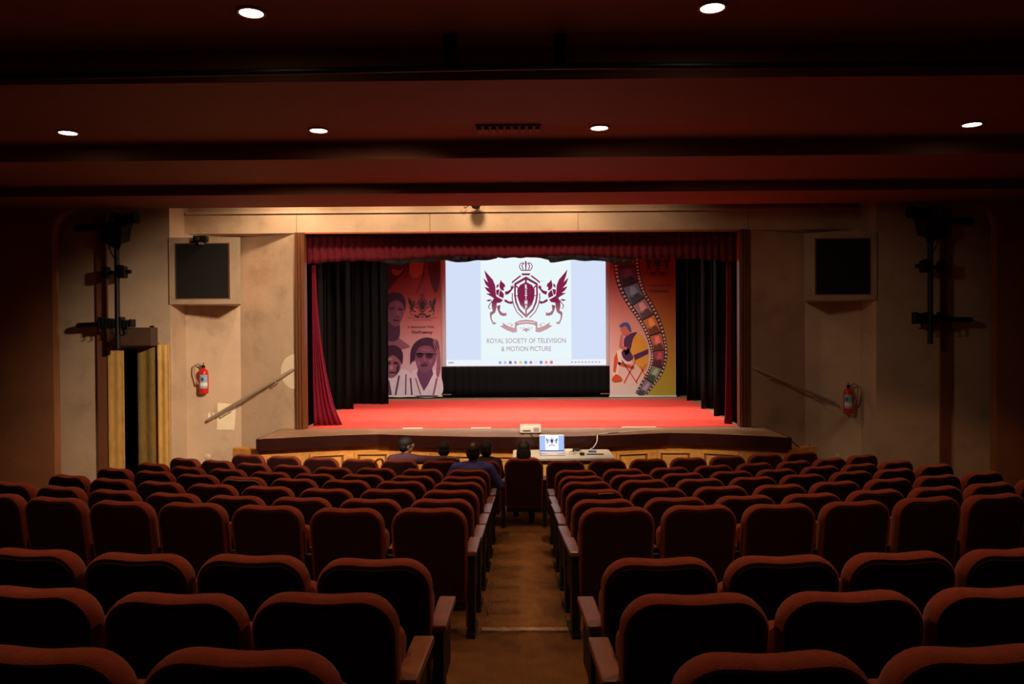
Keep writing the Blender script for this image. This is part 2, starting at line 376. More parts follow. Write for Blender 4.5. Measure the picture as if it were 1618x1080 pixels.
# ------------------------------------------------------------------ drapes
def drape(name, p0, p1, z0, z1, folds, amp, m, bottom=None, gather=None, nz=10, seed=0, thick=0.012, parent=None, per=10):
    rnd = random.Random(seed); p0 = Vector((*p0, 0)); p1 = Vector((*p1, 0)); L = (p1 - p0).length; u = (p1 - p0) / L; nr = Vector((u.y, -u.x, 0))
    nx = int(folds * per); ph = [rnd.uniform(-.5, .5) for _ in range(int(folds) + 2)]; am = [rnd.uniform(.55, 1.25) for _ in range(int(folds) + 2)]
    vs = []
    for j in range(nz + 1):
        t = j / nz
        for i in range(nx + 1):
            s = i / nx; k = s * folds; kk = int(k)
            a = am[kk] * (1 - (k - kk)) + am[kk + 1] * (k - kk); p = ph[kk] * (1 - (k - kk)) + ph[kk + 1] * (k - kk)
            zz0 = z0 + (bottom(s) if bottom else 0); z = z1 + (zz0 - z1) * t
            off = amp * a * math.sin(2 * PI * k + p) * (0.75 + .35 * t) + amp * .3 * math.sin(6.3 * k + 3 * t)
            ss, oo = (gather(s, t) if gather else (s, 0))
            q = p0 + u * (L * ss) + nr * (off + oo); vs.append((q.x, q.y, z))
    fs = [(j * (nx + 1) + i, j * (nx + 1) + i + 1, (j + 1) * (nx + 1) + i + 1, (j + 1) * (nx + 1) + i) for j in range(nz) for i in range(nx)]
    o = obj(name, vs, fs, m, parent, True)
    md = o.modifiers.new('thick', 'SOLIDIFY'); md.thickness = thick; md.offset = 0
    return o
tag(drape('valance_curtain', (-3.84, 14.14), (3.84, 14.14), 4.04, 4.47, 60, .018, M_maroon,
          bottom=lambda s: -.11 * abs(2 * s - 1) ** 2.2 + .008 * math.sin(s * 160) + .02 * math.sin(s * 23), nz=6, seed=1), 'pleated maroon valance hanging across the top of the stage opening', 'curtain')
def ragged(s): return .035 * math.sin(s * 17) + .03 * math.sin(s * 41 + 1) + (.05 if .45 < s < .56 else 0) + .015 * math.sin(s * 97)
tag(drape('border_curtain', (-4.9, 16.0), (4.9, 16.0), 4.14, 5.9, 30, .04, M_blackcloth, bottom=ragged, nz=8, seed=2), 'black border drape with uneven hem above the screen', 'curtain')
# tied back maroon house curtains at each post
def house(s, label, w0, w1):
    def g(ss, t): return (ss * (w0 + (w1 - w0) * t ** 2.5 + .25 * w1 * max(0, t - .9) * 10 * .4), -.10 * max(0, t - .85))
    tag(drape('house_curtain', (s * 3.79, 14.32), (s * 2.79, 14.40), ZS + .012, 4.5, 5, .03, mat('house_curtain_velvet', srgb(112, 14, 40), .85, .15, 12, .15, 90, spec=.2), gather=g, nz=18, seed=3 if s < 0 else 4), label, 'curtain')
house(-1, 'maroon house curtain gathered behind the left stage post', .05, .46)
house(1, 'maroon house curtain gathered behind the right stage post', .08, .12)
# black wing drapes (legs)
LEGS = [(-1, 3.98, 5.3, 16.0, 'nearest'), (-1, 3.72, 5.2, 17.4, 'middle'), (-1, 3.15, 4.6, 18.6, 'farthest'),
        (1, 3.78, 5.3, 15.6, 'nearest'), (1, 3.88, 5.2, 17.1, 'middle'), (1, 3.98, 5.2, 19.2, 'farthest')]
for i, (s, xa, xb, y, nm) in enumerate(LEGS):
    tag(drape('wing_curtain', (s * xa, y), (s * xb, y + .25), ZS + .01, 6.6, 7, .06, M_blackcloth, nz=8, seed=10 + i),
        '%s black wing drape on the %s side of the stage' % (nm, 'left' if s < 0 else 'right'), 'curtain', 'black wing drapes')
tag(drape('backdrop_curtain', (-5.6, 20.95), (5.6, 20.95), ZS + .01, 6.6, 40, .05, M_blackcloth, nz=4, seed=30), 'wide black backdrop drape at the back of the stage', 'curtain')
# ------------------------------------------------------------------ flat print helpers (shapes in the x-z plane, facing the hall)
def flat(name, polys, m, y, parent=None, ox=0, oz=0, sc=1.0, th=0.0015):
    vs = []; fs = []
    for loops in polys:
        if not isinstance(loops[0][0], (tuple, list)): loops = [loops]
        tri = tessellate_polygon([[Vector((p[0], p[1], 0)) for p in lp] for lp in loops])
        k = len(vs); pts = [p for lp in loops for p in lp]
        vs += [(ox + sc * p[0], y, oz + sc * p[1]) for p in pts]
        for t in tri:
            a, b, c = (Vector(pts[i]) for i in t)
            if (b - a).cross(c - a) < 0: t = (t[0], t[2], t[1])
            fs.append(tuple(i + k for i in t))
    o = obj(name, vs, fs, m, parent)
    return o
def stroke(pts, w):
    pts = [Vector(p) for p in pts]; l = []; r = []
    ws = w if isinstance(w, (list, tuple)) else [w] * len(pts)
    for i, p in enumerate(pts):
        t = (pts[min(i + 1, len(pts) - 1)] - pts[max(i - 1, 0)]).normalized(); n = Vector((-t.y, t.x)) * ws[i] / 2
        l.append(tuple(p + n)); r.append(tuple(p - n))
    return l + r[::-1]
def text_mesh(body, size, m, x, y, z, parent, name='lettering', align='CENTER', sx=1.0, rz=0.0, bold=0.0):
    cu = bpy.data.curves.new('t', 'FONT'); cu.body = body; cu.size = size; cu.align_x = align; cu.resolution_u = 3; cu.offset = bold
    o = bpy.data.objects.new('t', cu); COL.objects.link(o)
    me = bpy.data.meshes.new_from_object(o.evaluated_get(bpy.context.evaluated_depsgraph_get()))
    bpy.data.objects.remove(o); bpy.data.curves.remove(cu); me.name = name
    for v in me.vertices: v.co = Vector((x + v.co.x * sx, y, z + v.co.y))
    me.materials.clear(); me.materials.append(m)
    q = bpy.data.objects.new(name, me); COL.objects.link(q); q.parent = parent
    return q
def ell(cx, cy, rx, ry, n=20, a0=0, a1=2 * PI): return [(cx + rx * math.cos(a0 + (a1 - a0) * k / n), cy + ry * math.sin(a0 + (a1 - a0) * k / n)) for k in range(n + (0 if abs(a1 - a0 - 2 * PI) < 1e-6 else 1))]

# emblem: a shield between two winged beasts, crown above, ribbon below (drawn units, y down, centre 489)
def emblem_polys():
    P = []; half = []
    half.append([(95, 155), (130, 198), (176, 250), (198, 305), (201, 365), (207, 405), (240, 425), (272, 440), (250, 465), (212, 470), (207, 520), (196, 560),
                 (175, 575), (162, 585), (163, 618), (178, 650), (207, 655), (196, 672), (172, 672), (150, 620), (143, 575), (150, 555), (172, 545), (163, 500), (165, 455),
                 (185, 425), (160, 408), (108, 378), (150, 378), (118, 352), (95, 315), (140, 330), (105, 290), (85, 232), (130, 275), (108, 215)])       # wing, trunk and hind leg
    half.append([(250, 250), (262, 270), (288, 292), (294, 322), (284, 316), (276, 330), (284, 348), (270, 354), (246, 338), (236, 312), (240, 282)])      # head
    half.append([(232, 285), (228, 315), (205, 330), (212, 300)])
    half.append([(240, 340), (205, 345), (207, 385), (225, 400), (232, 372)])
    half.append([(248, 345), (236, 375), (230, 405), (275, 425), (280, 385)])
    half.append([(288, 362), (296, 395), (330, 380), (358, 345), (378, 318), (370, 318), (366, 296), (356, 316), (345, 300), (344, 338), (320, 356)])       # raised foreleg
    half.append([(282, 438), (300, 438), (330, 458), (352, 452), (362, 462), (368, 470), (348, 480), (318, 474), (285, 456)])                              # lower foreleg
    half.append([(210, 498), (246, 488), (240, 540), (262, 562), (286, 568), (302, 556), (300, 572), (304, 590), (270, 594), (240, 582), (222, 545)])        # bent hind leg
    half.append(stroke([(158, 522), (140, 522), (133, 500), (150, 475), (166, 455), (156, 442), (138, 446)], [4, 8, 9, 8, 8, 9, 12]))
    half.append([(150, 432), (108, 446), (140, 456)])
    half.append(stroke([(440, 212), (362, 272), (360, 282)], 14))
    half.append(stroke([(360, 378), (358, 430), (372, 492), (402, 556), (458, 612)], [8, 9, 9, 9, 10]))
    half.append(stroke([(392, 305), (428, 345)], 12)); half.append(stroke([(385, 402), (420, 402)], 9))
    half.append(stroke([(443, 158), (426, 128), (438, 98), (462, 90), (474, 100)], 8)); half.append(stroke([(463, 152), (452, 122), (466, 94)], 9))
    half.append([(262, 655), (320, 690), (380, 708), (384, 655), (396, 652), (402, 745), (362, 752), (300, 726), (238, 688), (272, 682)])
    half.append(stroke([(310, 672), (340, 662), (368, 676)], 4)); half.append(ell(352, 684, 9, 7, 8))
    half.append(stroke([(425, 700), (445, 712), (475, 704)], 4))
    P += half + [[(978 - x, y) for x, y in h] for h in half]
    ring = [(489, 220), (600, 285), (602, 400), (590, 470), (560, 540), (489, 612), (418, 540), (388, 470), (376, 400), (378, 285)]
    hole = [(489, 246), (584, 300), (586, 400), (574, 465), (548, 525), (489, 584), (430, 525), (404, 465), (392, 400), (394, 300)]
    P.append([ring, hole])
    P.append([(489, 272), (545, 300), (572, 345), (568, 420), (545, 488), (489, 548), (433, 488), (410, 420), (406, 345), (433, 300)])
    P.append([(480, 225), (498, 225), (498, 280), (480, 280)]); P.append([(482, 540), (496, 540), (496, 595), (482, 595)])
    P.append([(448, 190), (530, 190), (525, 208), (453, 208)]); P.append([(442, 156), (536, 156), (532, 166), (446, 166)])
    P.append(stroke([(489, 154), (489, 86)], [9, 16])); P.append(ell(489, 80, 8, 8, 8))
    P.append([(384, 652), (430, 636), (489, 630), (548, 636), (594, 652), (592, 692), (548, 674), (489, 668), (430, 674), (386, 692)])
    P.append([(489, 750), (470, 728), (448, 740), (462, 718), (489, 708), (516, 718), (530, 740), (508, 728)])
    return [[[(x - 489, 460 - y) for x, y in lp] for lp in (g if isinstance(g[0][0], (tuple, list)) else [g])] for g in P]
EMB = emblem_polys()

# ------------------------------------------------------------------ projection screen
YS = 20.5
scr = thing('projection_screen', 'large projection screen showing a winged crest at the back of the stage', 'screen', (0, 0, 0))
M_scr = mat('screen_cloth', srgb(205, 190, 190), .8, .03)
MB().box(-2.10, 2.28, YS + .004, YS + .02, 1.78, 4.95).build('screen_cloth', M_scr, scr)
MB().tube([(-2.14, YS + .01, 4.95), (2.32, YS + .01, 4.95)], .03, 8).build('top_batten', M_blackmetal, scr, True)
for x in (-1.8, 2.0): MB().tube([(x, YS + .01, 4.95), (x, YS + .01, 7.0)], .01, 6).build('hanging_wire', M_blackmetal, scr)
im = flat('projected_image', [[(-1.955, 1.83), (2.185, 1.83), (2.185, 4.75), (-1.955, 4.75)]], emit('projected_blue', srgb(212, 224, 248), 1.0), YS, scr)
flat('page', [[(-1.05, 1.99), (1.29, 1.99), (1.29, 4.75), (-1.05, 4.75)]], emit('projected_white', srgb(234, 247, 250), 1.0), YS - .003, im)
flat('task_bar', [[(-1.955, 1.83), (2.185, 1.83), (2.185, 1.985), (-1.955, 1.985)]], emit('projected_bar', srgb(240, 243, 250), 1.0), YS - .003, im)
ex, ez, es = .123, 3.48, .00273
M_emb = emit('projected_maroon', srgb(130, 34, 74), 1.0, srgb(208, 165, 172), 2.68, 3.5)
flat('emblem', EMB, M_emb, YS - .006, im, ex, ez, es)
M_scrw = emit('projected_letter', srgb(232, 236, 246), 1.0)
for k, ch in enumerate('RSTMP'):
    text_mesh(ch, .155, M_scrw, ex, YS - .009, ez + es * (460 - 336 - 49 * k), im, sx=.62, bold=.006)
flat('ribbon_line', [[(-85, -191), (0, -183), (85, -191), (85, -203), (0, -195), (-85, -203)]], emit('projected_ribbon', srgb(226, 205, 212), 1), YS - .009, im, ex, ez, es)
M_tx = emit('projected_text', srgb(168, 132, 152), 1.0)
text_mesh('ROYAL SOCIETY OF TELEVISION', .178, M_tx, ex, YS - .006, 2.415, im, sx=.80)
text_mesh('& MOTION PICTURE', .178, M_tx, ex, YS - .006, 2.205, im, sx=.80)
cols = [(110, 170, 235), (190, 195, 205), (110, 115, 130), (160, 150, 225), (235, 205, 90), (80, 165, 215), (140, 130, 200), (225, 230, 235), (90, 150, 230), (240, 140, 110), (225, 110, 140)]
for k, c in enumerate(cols):
    cx = -.56 + .133 * k; sh = [(cx - .035, 1.875), (cx + .035, 1.875), (cx + .035, 1.95), (cx - .035, 1.95)] if k % 3 else ell(cx, 1.912, .036, .038, 10)
    flat('icon', [sh], emit('icon_%d' % k, srgb(*c), 1), YS - .006, im)
for k in range(9):
    cx = 1.28 + .088 * k; flat('tray_mark', [[(cx, 1.895), (cx + .05, 1.895), (cx + .05, 1.93), (cx, 1.93)]], emit('tray', srgb(175, 175, 195), 1), YS - .006, im)
flat('tray_mark', [[(-1.90, 1.895), (-1.76, 1.895), (-1.76, 1.935), (-1.90, 1.935)]], emit('tray', srgb(175, 175, 195), 1), YS - .006, im)
tag(drape('screen_skirt', (-2.13, 20.42), (2.32, 20.42), 1.08, 1.815, 22, .02, M_blackcloth, nz=4, seed=40), 'black skirt drape hanging below the projection screen', 'curtain')
for x0, x1, nm in ((-2.2, -1.82, 'left'), (2.02, 2.34, 'right')):
    tag(MB().tube([(x0, 20.36, 1.10), (x1, 20.36, 1.10)], .018, 8).build('wooden_batten', M_post, smooth=True), 'short wooden rod at the %s hem of the screen skirt' % nm, 'rod', 'rods under the screen')

# ------------------------------------------------------------------ banners
def pm(name, c, rough=.6): return mat('print_' + name, srgb(*c), rough, .06, 6)
def gmat(name, stops, axis=2, lo=0, hi=1):
    m = bpy.data.materials.new(name); m.use_nodes = True; nt = m.node_tree; N = nt.nodes; L = nt.links; b = N['Principled BSDF']
    b.inputs['Roughness'].default_value = .55
    tc = N.new('ShaderNodeTexCoord'); sp = N.new('ShaderNodeSeparateXYZ'); L.new(tc.outputs['Object'], sp.inputs[0])
    mr = N.new('ShaderNodeMapRange'); mr.inputs[1].default_value = lo; mr.inputs[2].default_value = hi; L.new(sp.outputs[axis], mr.inputs[0])
    nz = N.new('ShaderNodeTexNoise'); nz.inputs['Scale'].default_value = 2.5; ad = N.new('ShaderNodeMath'); ad.operation = 'MULTIPLY_ADD'
    L.new(tc.outputs['Object'], nz.inputs['Vector']); L.new(nz.outputs['Fac'], ad.inputs[0]); ad.inputs[1].default_value = .08; L.new(mr.outputs[0], ad.inputs[2])
    r = N.new('ShaderNodeValToRGB'); els = r.color_ramp.elements
    while len(els) > 1: els.remove(els[-1])
    els[0].position = stops[0][0]; els[0].color = srgb(*stops[0][1])
    for p, c in stops[1:]: e = els.new(p); e.color = srgb(*c)
    L.new(ad.outputs[0], r.inputs[0]); L.new(r.outputs[0], b.inputs['Base Color'])
    return m
# left banner: local px frame of the photograph's banner, 1 unit = 1 px there; scale .01624 m
YB = 20.3; ps = .01624
def bl(px, py): return ((px - 824) * ps, (525 - py) * ps + EYE)
def shape(pts): return [bl(*p) for p in pts]
def cpath(pts, n=6):                     # smooth closed path through points
    out = []; N_ = len(pts)
    for i in range(N_):
        p0, p1, p2, p3 = (Vector(pts[(i + k - 1) % N_]) for k in range(4))
        for j in range(n):
            t = j / n; out.append(tuple(.5 * ((2 * p1) + (-p0 + p2) * t + (2 * p0 - 5 * p1 + 4 * p2 - p3) * t * t + (-p0 + 3 * p1 - 3 * p2 + p3) * t ** 3)))
    return out
ban = thing('printed_banner', 'purple and red printed banner of portraits left of the screen', 'banner', (0, 0, 0), 0, 'banners beside the screen')
x0, z0 = bl(609, 624); x1, z1 = bl(697, 395)
G1 = gmat('banner_print_red_violet', [(0, (200, 190, 220)), (.2, (215, 190, 205)), (.45, (205, 150, 150)), (.6, (190, 110, 105)), (.75, (150, 50, 55)), (1, (110, 28, 38))], 2, z0, z1)
vs = []; 
sheet = MB().box(x0, x1, YB, YB + .008, z0, z1).build('banner_sheet', G1, ban)
MB().box(x0 - .02, x1 + .02, YB - .012, YB + .02, z0 - .03, z0 + .004).build('bottom_bar', M_white, ban)
D1 = pm('dark_violet', (58, 24, 56)); D2 = pm('violet', (104, 62, 100)); D3 = pm('mauve', (150, 92, 112)); D4 = pm('dark_maroon', (78, 20, 32)); D5 = pm('rose', (176, 96, 92)); LW = pm('pale_lilac', (222, 212, 228)); INK = pm('ink', (46, 22, 40))
def pr(nm, polys, m, lay, par, joined=False):
    if joined: return flat(nm, [shape(p) for p in polys], m, YB - .002 * lay, par)
    return [flat(nm, [shape(p)], m, YB - .002 * lay, par) for p in polys][0]
# top: smiling face and folded white sleeve
pr('portrait', [cpath([(610, 406), (640, 398), (648, 412), (640, 428), (628, 440), (618, 452), (610, 456)])], D4, 1, ban)
pr('portrait', [cpath([(620, 424), (632, 426), (638, 422), (632, 432), (622, 432)])], D5, 2, ban)
pr('portrait', [cpath([(645, 402), (664, 400), (672, 412), (668, 430), (656, 438), (648, 430)])], D5, 1, ban)
pr('portrait', [cpath([(676, 404), (692, 402), (696, 420), (694, 450), (688, 462), (680, 440)])], D4, 1, ban)
pr('portrait', [stroke([(672, 414), (668, 440), (658, 462)], [3, 2, 1]), stroke([(645, 404), (646, 424), (640, 440)], [4, 3, 1])], D4, 2, ban)
# second portrait, left edge
D2b = pm('deep_violet', (78, 42, 76))
def por(polys, m, lay): return pr('portrait', polys, m, lay, ban)
por([cpath([(609.5, 536), (622, 529), (640, 540), (647, 547), (630, 551), (609.5, 550)])], D3, 3)
por([cpath([(614, 506), (630, 508), (631, 530), (622, 538), (612, 534)])], D2b, 4)
por([cpath([(612, 480), (620, 468), (634, 469), (639, 484), (636, 500), (628, 514), (618, 511), (612, 498)])], pm('dusk_violet', (126, 76, 104)), 5)
por([cpath([(609.5, 492), (610, 468), (620, 461), (634, 463), (641, 474), (640, 490), (637, 480), (627, 473), (616, 478), (613, 490)])], D1, 6)
por([[(624, 477), (633, 479), (632, 482), (625, 481)], [(628, 488), (630, 488), (631, 497), (627, 497)], [(632, 494), (635, 494), (633, 502)]], D3, 6)
por([[(616, 485), (623, 484), (623, 487.5), (616, 488)], [(629, 486), (636, 486), (636, 489), (629, 489)], [(621, 503), (631, 504), (630, 506.5), (622, 506)], [(625, 498), (631, 498.5), (628, 500)]], D1, 7)
# third portrait, lower left
por([cpath([(610, 590), (622, 594), (634, 582), (645, 586), (654, 600), (655, 623), (610, 623)])], LW, 5)
por([cpath([(610, 566), (618, 558), (631, 562), (632, 580), (623, 594), (612, 593)])], D3, 7)
por([cpath([(609.5, 566), (609.5, 549), (617, 544), (628, 546), (636, 556), (635, 574), (631, 568), (622, 560), (613, 563)])], D1, 8)
por([[(612, 565), (620, 564), (619, 567), (612, 568)], [(616, 576), (620, 576), (621, 582), (615, 582)]], pm('lilac_light', (186, 140, 156)), 8)
por([[(610.5, 571), (617, 569.5), (617, 574), (611, 575)], [(621, 570), (629, 571), (629, 575), (621, 574)], [(614, 586), (625, 586), (624, 588.5), (615, 588.5)], [(626, 578), (631, 574), (630, 584), (625, 592)]], D1, 9)
por([stroke([(630, 592), (624, 623)], 3), stroke([(641, 590), (640, 623)], 2), stroke([(612, 600), (616, 623)], 5), stroke([(648, 596), (650, 623)], 2.5)], D2, 8)
# fourth portrait, lower right: glasses, hand at the temple
por([cpath([(650, 588), (660, 582), (684, 584), (696, 592), (696, 623), (652, 623)])], LW, 6)
por([[(661, 578), (682, 580), (684, 590), (676, 606), (669, 617), (662, 602), (658, 590)]], D2, 7)
por([cpath([(655, 556), (664, 545), (682, 547), (689, 562), (684, 578), (672, 588), (660, 580)])], pm('mid_violet', (122, 76, 110)), 8)
por([cpath([(648, 574), (649, 552), (658, 538), (674, 532), (688, 537), (693, 550), (689, 556), (680, 546), (665, 546), (657, 556), (655, 568), (651, 570)])], D1, 9)
por([cpath([(684, 540), (690, 535), (694, 544), (696, 575), (693, 594), (689, 590), (690, 562)])], D3, 10)
por([stroke([(686, 541), (690, 552)], 1.2), stroke([(689, 538), (693, 550)], 1.2), [(664, 550), (681, 551), (680, 554), (665, 553)], [(657, 568), (664, 570), (663, 577), (659, 576)], [(676, 568), (684, 567), (681, 576)], [(669, 561), (671, 561), (673, 570), (669, 570)]], D3, 10)
por([ell(663, 560, 5.5, 4, 14), ell(678, 561, 6, 4.2, 14), [(652, 556.5), (689, 557.5), (689, 559), (652, 558)], [(664, 575), (676, 574), (674, 577), (666, 578)], [(666, 571.5), (675, 571.5), (671, 573)]], INK, 11)
por([stroke([(656, 596), (664, 623)], 2), stroke([(690, 596), (684, 623)], 3)], D3, 8)
ec = bl(667.5, 484.5)
flat('emblem', EMB, INK, YB - .012, ban, ec[0], ec[1], ps * .056)
def ptext(b, px, py, size, m, par, sx=.85, bold=0.0, lay=6): x, z = bl(px, py); return text_mesh(b, size * ps, m, x, YB - .002 * lay, z, par, sx=sx, bold=bold)
ptext('ROYAL SOCIETY OF TELEVISION', 667.5, 502, 3.4, D3, ban, .95); ptext('& MOTION PICTURE', 667.5, 505.6, 3.4, D3, ban, .95)
ptext('In Association With', 665, 517, 5.6, INK, ban, .92); ptext('FilmFreeway', 667, 526, 7.2, INK, ban, .9, .0008)
# right banner: film strip and a seated figure
ban2 = thing('printed_banner', 'cream and olive printed banner with a film strip right of the screen', 'banner', (0, 0, 0), 0, 'banners beside the screen')
x0, z0 = bl(963, 626); x1, z1 = bl(1067, 395)
G2 = gmat('banner_print_cream', [(0, (228, 212, 200)), (.3, (226, 190, 178)), (.55, (214, 150, 140)), (.8, (186, 104, 96)), (1, (150, 60, 60))], 2, z0, z1)
MB().box(x0, x1, YB, YB + .008, z0, z1).build('banner_sheet', G2, ban2)
MB().box(x0 - .02, x1 + .02, YB - .012, YB + .02, z0 - .03, z0 + .004).build('bottom_bar', M_white, ban2)
G3 = gmat('banner_print_olive', [(0, (176, 164, 50)), (.3, (178, 140, 48)), (.6, (168, 104, 42)), (.85, (140, 60, 34)), (1, (120, 44, 32))], 2, z0, z1)
ctr = [(988, 395), (990, 420), (994, 445), (1004, 470), (1018, 492), (1030, 515), (1038, 540), (1041, 562), (1036, 585), (1024, 605), (1010, 626)]
wid = [42, 41, 40, 36, 34, 31, 28, 26, 24, 21, 17]
def smooth(pts, n=5):
    out = []
    for i in range(len(pts) - 1):
        p0 = pts[max(i - 1, 0)]; p1 = pts[i]; p2 = pts[i + 1]; p3 = pts[min(i + 2, len(pts) - 1)]
        for j in range(n):
            t = j / n; out.append(tuple(.5 * ((2 * b) + (-a + c) * t + (2 * a - 5 * b + 4 * c - d) * t * t + (-a + 3 * b - 3 * c + d) * t ** 3) for a, b, c, d in zip(p0, p1, p2, p3)))
    return out + [tuple(pts[-1])]
C = smooth([(x, y, w) for (x, y), w in zip(ctr, wid)])
rightedge = [(x, y) for x, y, w in C]
pr('olive_field', [rightedge + [(1066.5, 626), (1066.5, 395)]], G3, 1, ban2)
pr('film_strip', [stroke([(x, y) for x, y, w in C], [w for x, y, w in C])], INK, 2, ban2)
HOLE = pm('hole_cream', (214, 196, 176)); tints = [(150, 90, 90), (90, 60, 100), (110, 140, 165), (170, 140, 140), (200, 130, 70), (190, 110, 90), (150, 70, 80), (120, 140, 110), (130, 120, 130)]
def fp(i, off):
    i = min(max(i, 0), len(C) - 1.001); k = int(i); f = i - k; a = C[k]; b = C[k + 1]
    x, y, w = (a[q] * (1 - f) + b[q] * f for q in range(3)); t = Vector((b[0] - a[0], b[1] - a[1])).normalized(); n = Vector((-t.y, t.x)); return (x + n.x * off * w / 2, y + n.y * off * w / 2)
NF = 9
for k in range(NF):
    a = k * (len(C) - 1) / NF + .25; b = (k + 1) * (len(C) - 1) / NF - .25; m_ = (a + b) / 2
    fr = pr('film_frame', [[fp(a, -.62), fp(m_, -.62), fp(b, -.62), fp(b, .62), fp(m_, .62), fp(a, .62)]], pm('frame_%d' % k, tints[k]), 3, ban2)
    pr('frame_scene', [[fp(b, -.6), fp(m_ + .6, -.4), fp(m_ + .2, -.1), fp(m_ + .9, .2), fp(m_ + .3, .5), fp(b, .6)]], pm('scene_%d' % k, tuple(int(c * .55) for c in tints[k])), 4, fr)
    pr('frame_scene', [[fp(a + .5, -.3), fp(a + .4, .1), fp(m_, .3), fp(m_ + .4, 0), fp(m_, -.35)]], pm('scene2_%d' % k, tuple(min(255, int(c * 1.35)) for c in tints[k])), 5, fr)
holes = []
for k in range(46):
    a = k * (len(C) - 1) / 46 + .22; b = a + .6
    for s in (-1, 1): holes.append([fp(a, s * .72), fp(b, s * .72), fp(b, s * .92), fp(a, s * .92)])
pr('sprocket_holes', holes, HOLE, 3, ban2, True)['kind'] = 'stuff'
YEL = pm('yellow', (214, 160, 52)); ORG = pm('orange', (204, 84, 40)); BLU = pm('blue', (70, 84, 140)); PUR = pm('purple', (74, 34, 84)); SKN = pm('skin', (196, 110, 96)); CRM = pm('cream', (236, 216, 200))
pr('figure_coat', [cpath([(990, 530), (1000, 526), (1012, 530), (1020, 540), (1024, 556), (1022, 580), (1014, 586), (1004, 575), (992, 566), (986, 550)])], YEL, 6, ban2)
pr('figure_chair', [[(1000, 562), (1024, 552), (1024, 560), (1003, 570)]], PUR, 7, ban2)
pr('figure_chair', [stroke([(982, 570), (1006, 606)], 1.6), stroke([(1004, 570), (985, 606)], 1.6), stroke([(1012, 580), (1020, 598)], 1.6), stroke([(1020, 576), (1004, 604)], 1.6), [(976, 572), (1002, 580), (1000, 584), (976, 577)]], ORG, 7, ban2)
pr('figure_legs', [cpath([(998, 562), (984, 554), (974, 556), (970, 572), (968, 592), (975, 596), (980, 576), (996, 576)])], CRM, 7, ban2)
pr('figure_legs', [[(974, 556), (970, 566), (968, 588), (972, 590), (976, 570)], cpath([(966, 600), (972, 592), (980, 596), (982, 602), (970, 604)])], ORG, 8, ban2)
pr('figure_scarf', [cpath([(986, 536), (996, 528), (1006, 526), (1000, 536), (996, 552), (990, 562), (986, 556)]), cpath([(982, 556), (992, 552), (1000, 566), (992, 572), (984, 566)])], PUR, 8, ban2)
pr('figure_arm', [stroke([(990, 552), (980, 548), (982, 530)], [5, 5, 4])], SKN, 9, ban2)
pr('figure_head', [cpath([(980, 518), (985, 513), (993, 515), (996, 522), (993, 530), (985, 530), (981, 525)])], SKN, 9, ban2)
pr('figure_hair', [cpath([(978, 516), (984, 511), (992, 511), (996, 518), (997, 526), (992, 522), (988, 516), (982, 518)])], BLU, 10, ban2)
ec = bl(1039, 421)
flat('emblem', EMB, INK, YB - .012, ban2, ec[0], ec[1], ps * .050)
ptext('ROYAL SOCIETY OF TELEVISION', 1039, 435.5, 3.4, INK, ban2, .95); ptext('& MOTION PICTURE', 1039, 439, 3.4, INK, ban2, .95)
ptext('In Association With', 1042, 454, 5.0, INK, ban2, .9); ptext('FilmFreeway', 1041, 463.5, 7, INK, ban2, .88, .0008)

# ------------------------------------------------------------------ theatre seats
def rounded_outline(hw_b, hw_t, z0, z1, rt, rb, sag=.011, n=7):
    pts = []
    pts += [(-hw_b + rb - rb * math.sin(a), z0 + rb - rb * math.cos(a)) for a in [PI / 2 * k / 3 for k in range(4)]]
    pts += [(-hw_b + (hw_b - hw_t) * t, z0 + rb + (z1 - rt - z0 - rb) * t) for t in (.33, .66)]
    pts += [(-hw_t + rt - rt * math.cos(a), z1 - rt + rt * math.sin(a)) for a in [PI / 2 * k / n for k in range(n + 1)]]
    w = hw_t - rt
    pts += [(-w + 2 * w * t, z1 - sag * math.sin(PI * t) ** 2) for t in (.14, .28, .42, .5)]
    L = pts[:-1]; full = L + [pts[-1]] + [(-x, z) for x, z in L[::-1]]
    return full
def inset(poly, d):
    n = len(poly); out = []
    for i in range(n):
        a = Vector(poly[i - 1]); b = Vector(poly[(i + 1) % n]); t = (b - a).normalized(); nr = Vector((t.y, -t.x)); p = Vector(poly[i]); out.append(tuple(p + nr * d))
    return out
def pillow(poly, layers, T):               # layers: (inset, y)
    vs = []; n = len(poly)
    for d, y in layers: vs += [T @ Vector((x, y, z)) for x, z in (inset(poly, d) if d else poly)]
    fs = []
    for j in range(len(layers) - 1):
        for i in range(n): a = j * n + i; b = j * n + (i + 1) % n; fs.append((a, b, b + n, a + n))
    for j in (0, len(layers) - 1):
        c = len(vs); vs.append(sum((Vector(v) for v in vs[j * n:j * n + n]), Vector()) / n); fs += [(c, j * n + i, j * n + (i + 1) % n) for i in range(n)]
    return vs, fs
TILT = Matrix.Translation((0, .05, .24)) @ Matrix.Rotation(math.radians(9), 4, 'X') @ Matrix.Translation((0, 0, -.24))
OUT = rounded_outline(.262, .268, .24, .932, .13, .05, .008)
def mesh_of(vs, fs, name, m, deg=50):
    o = MB().add(vs, fs).build(name, m, None, True); shade(o, deg); return o
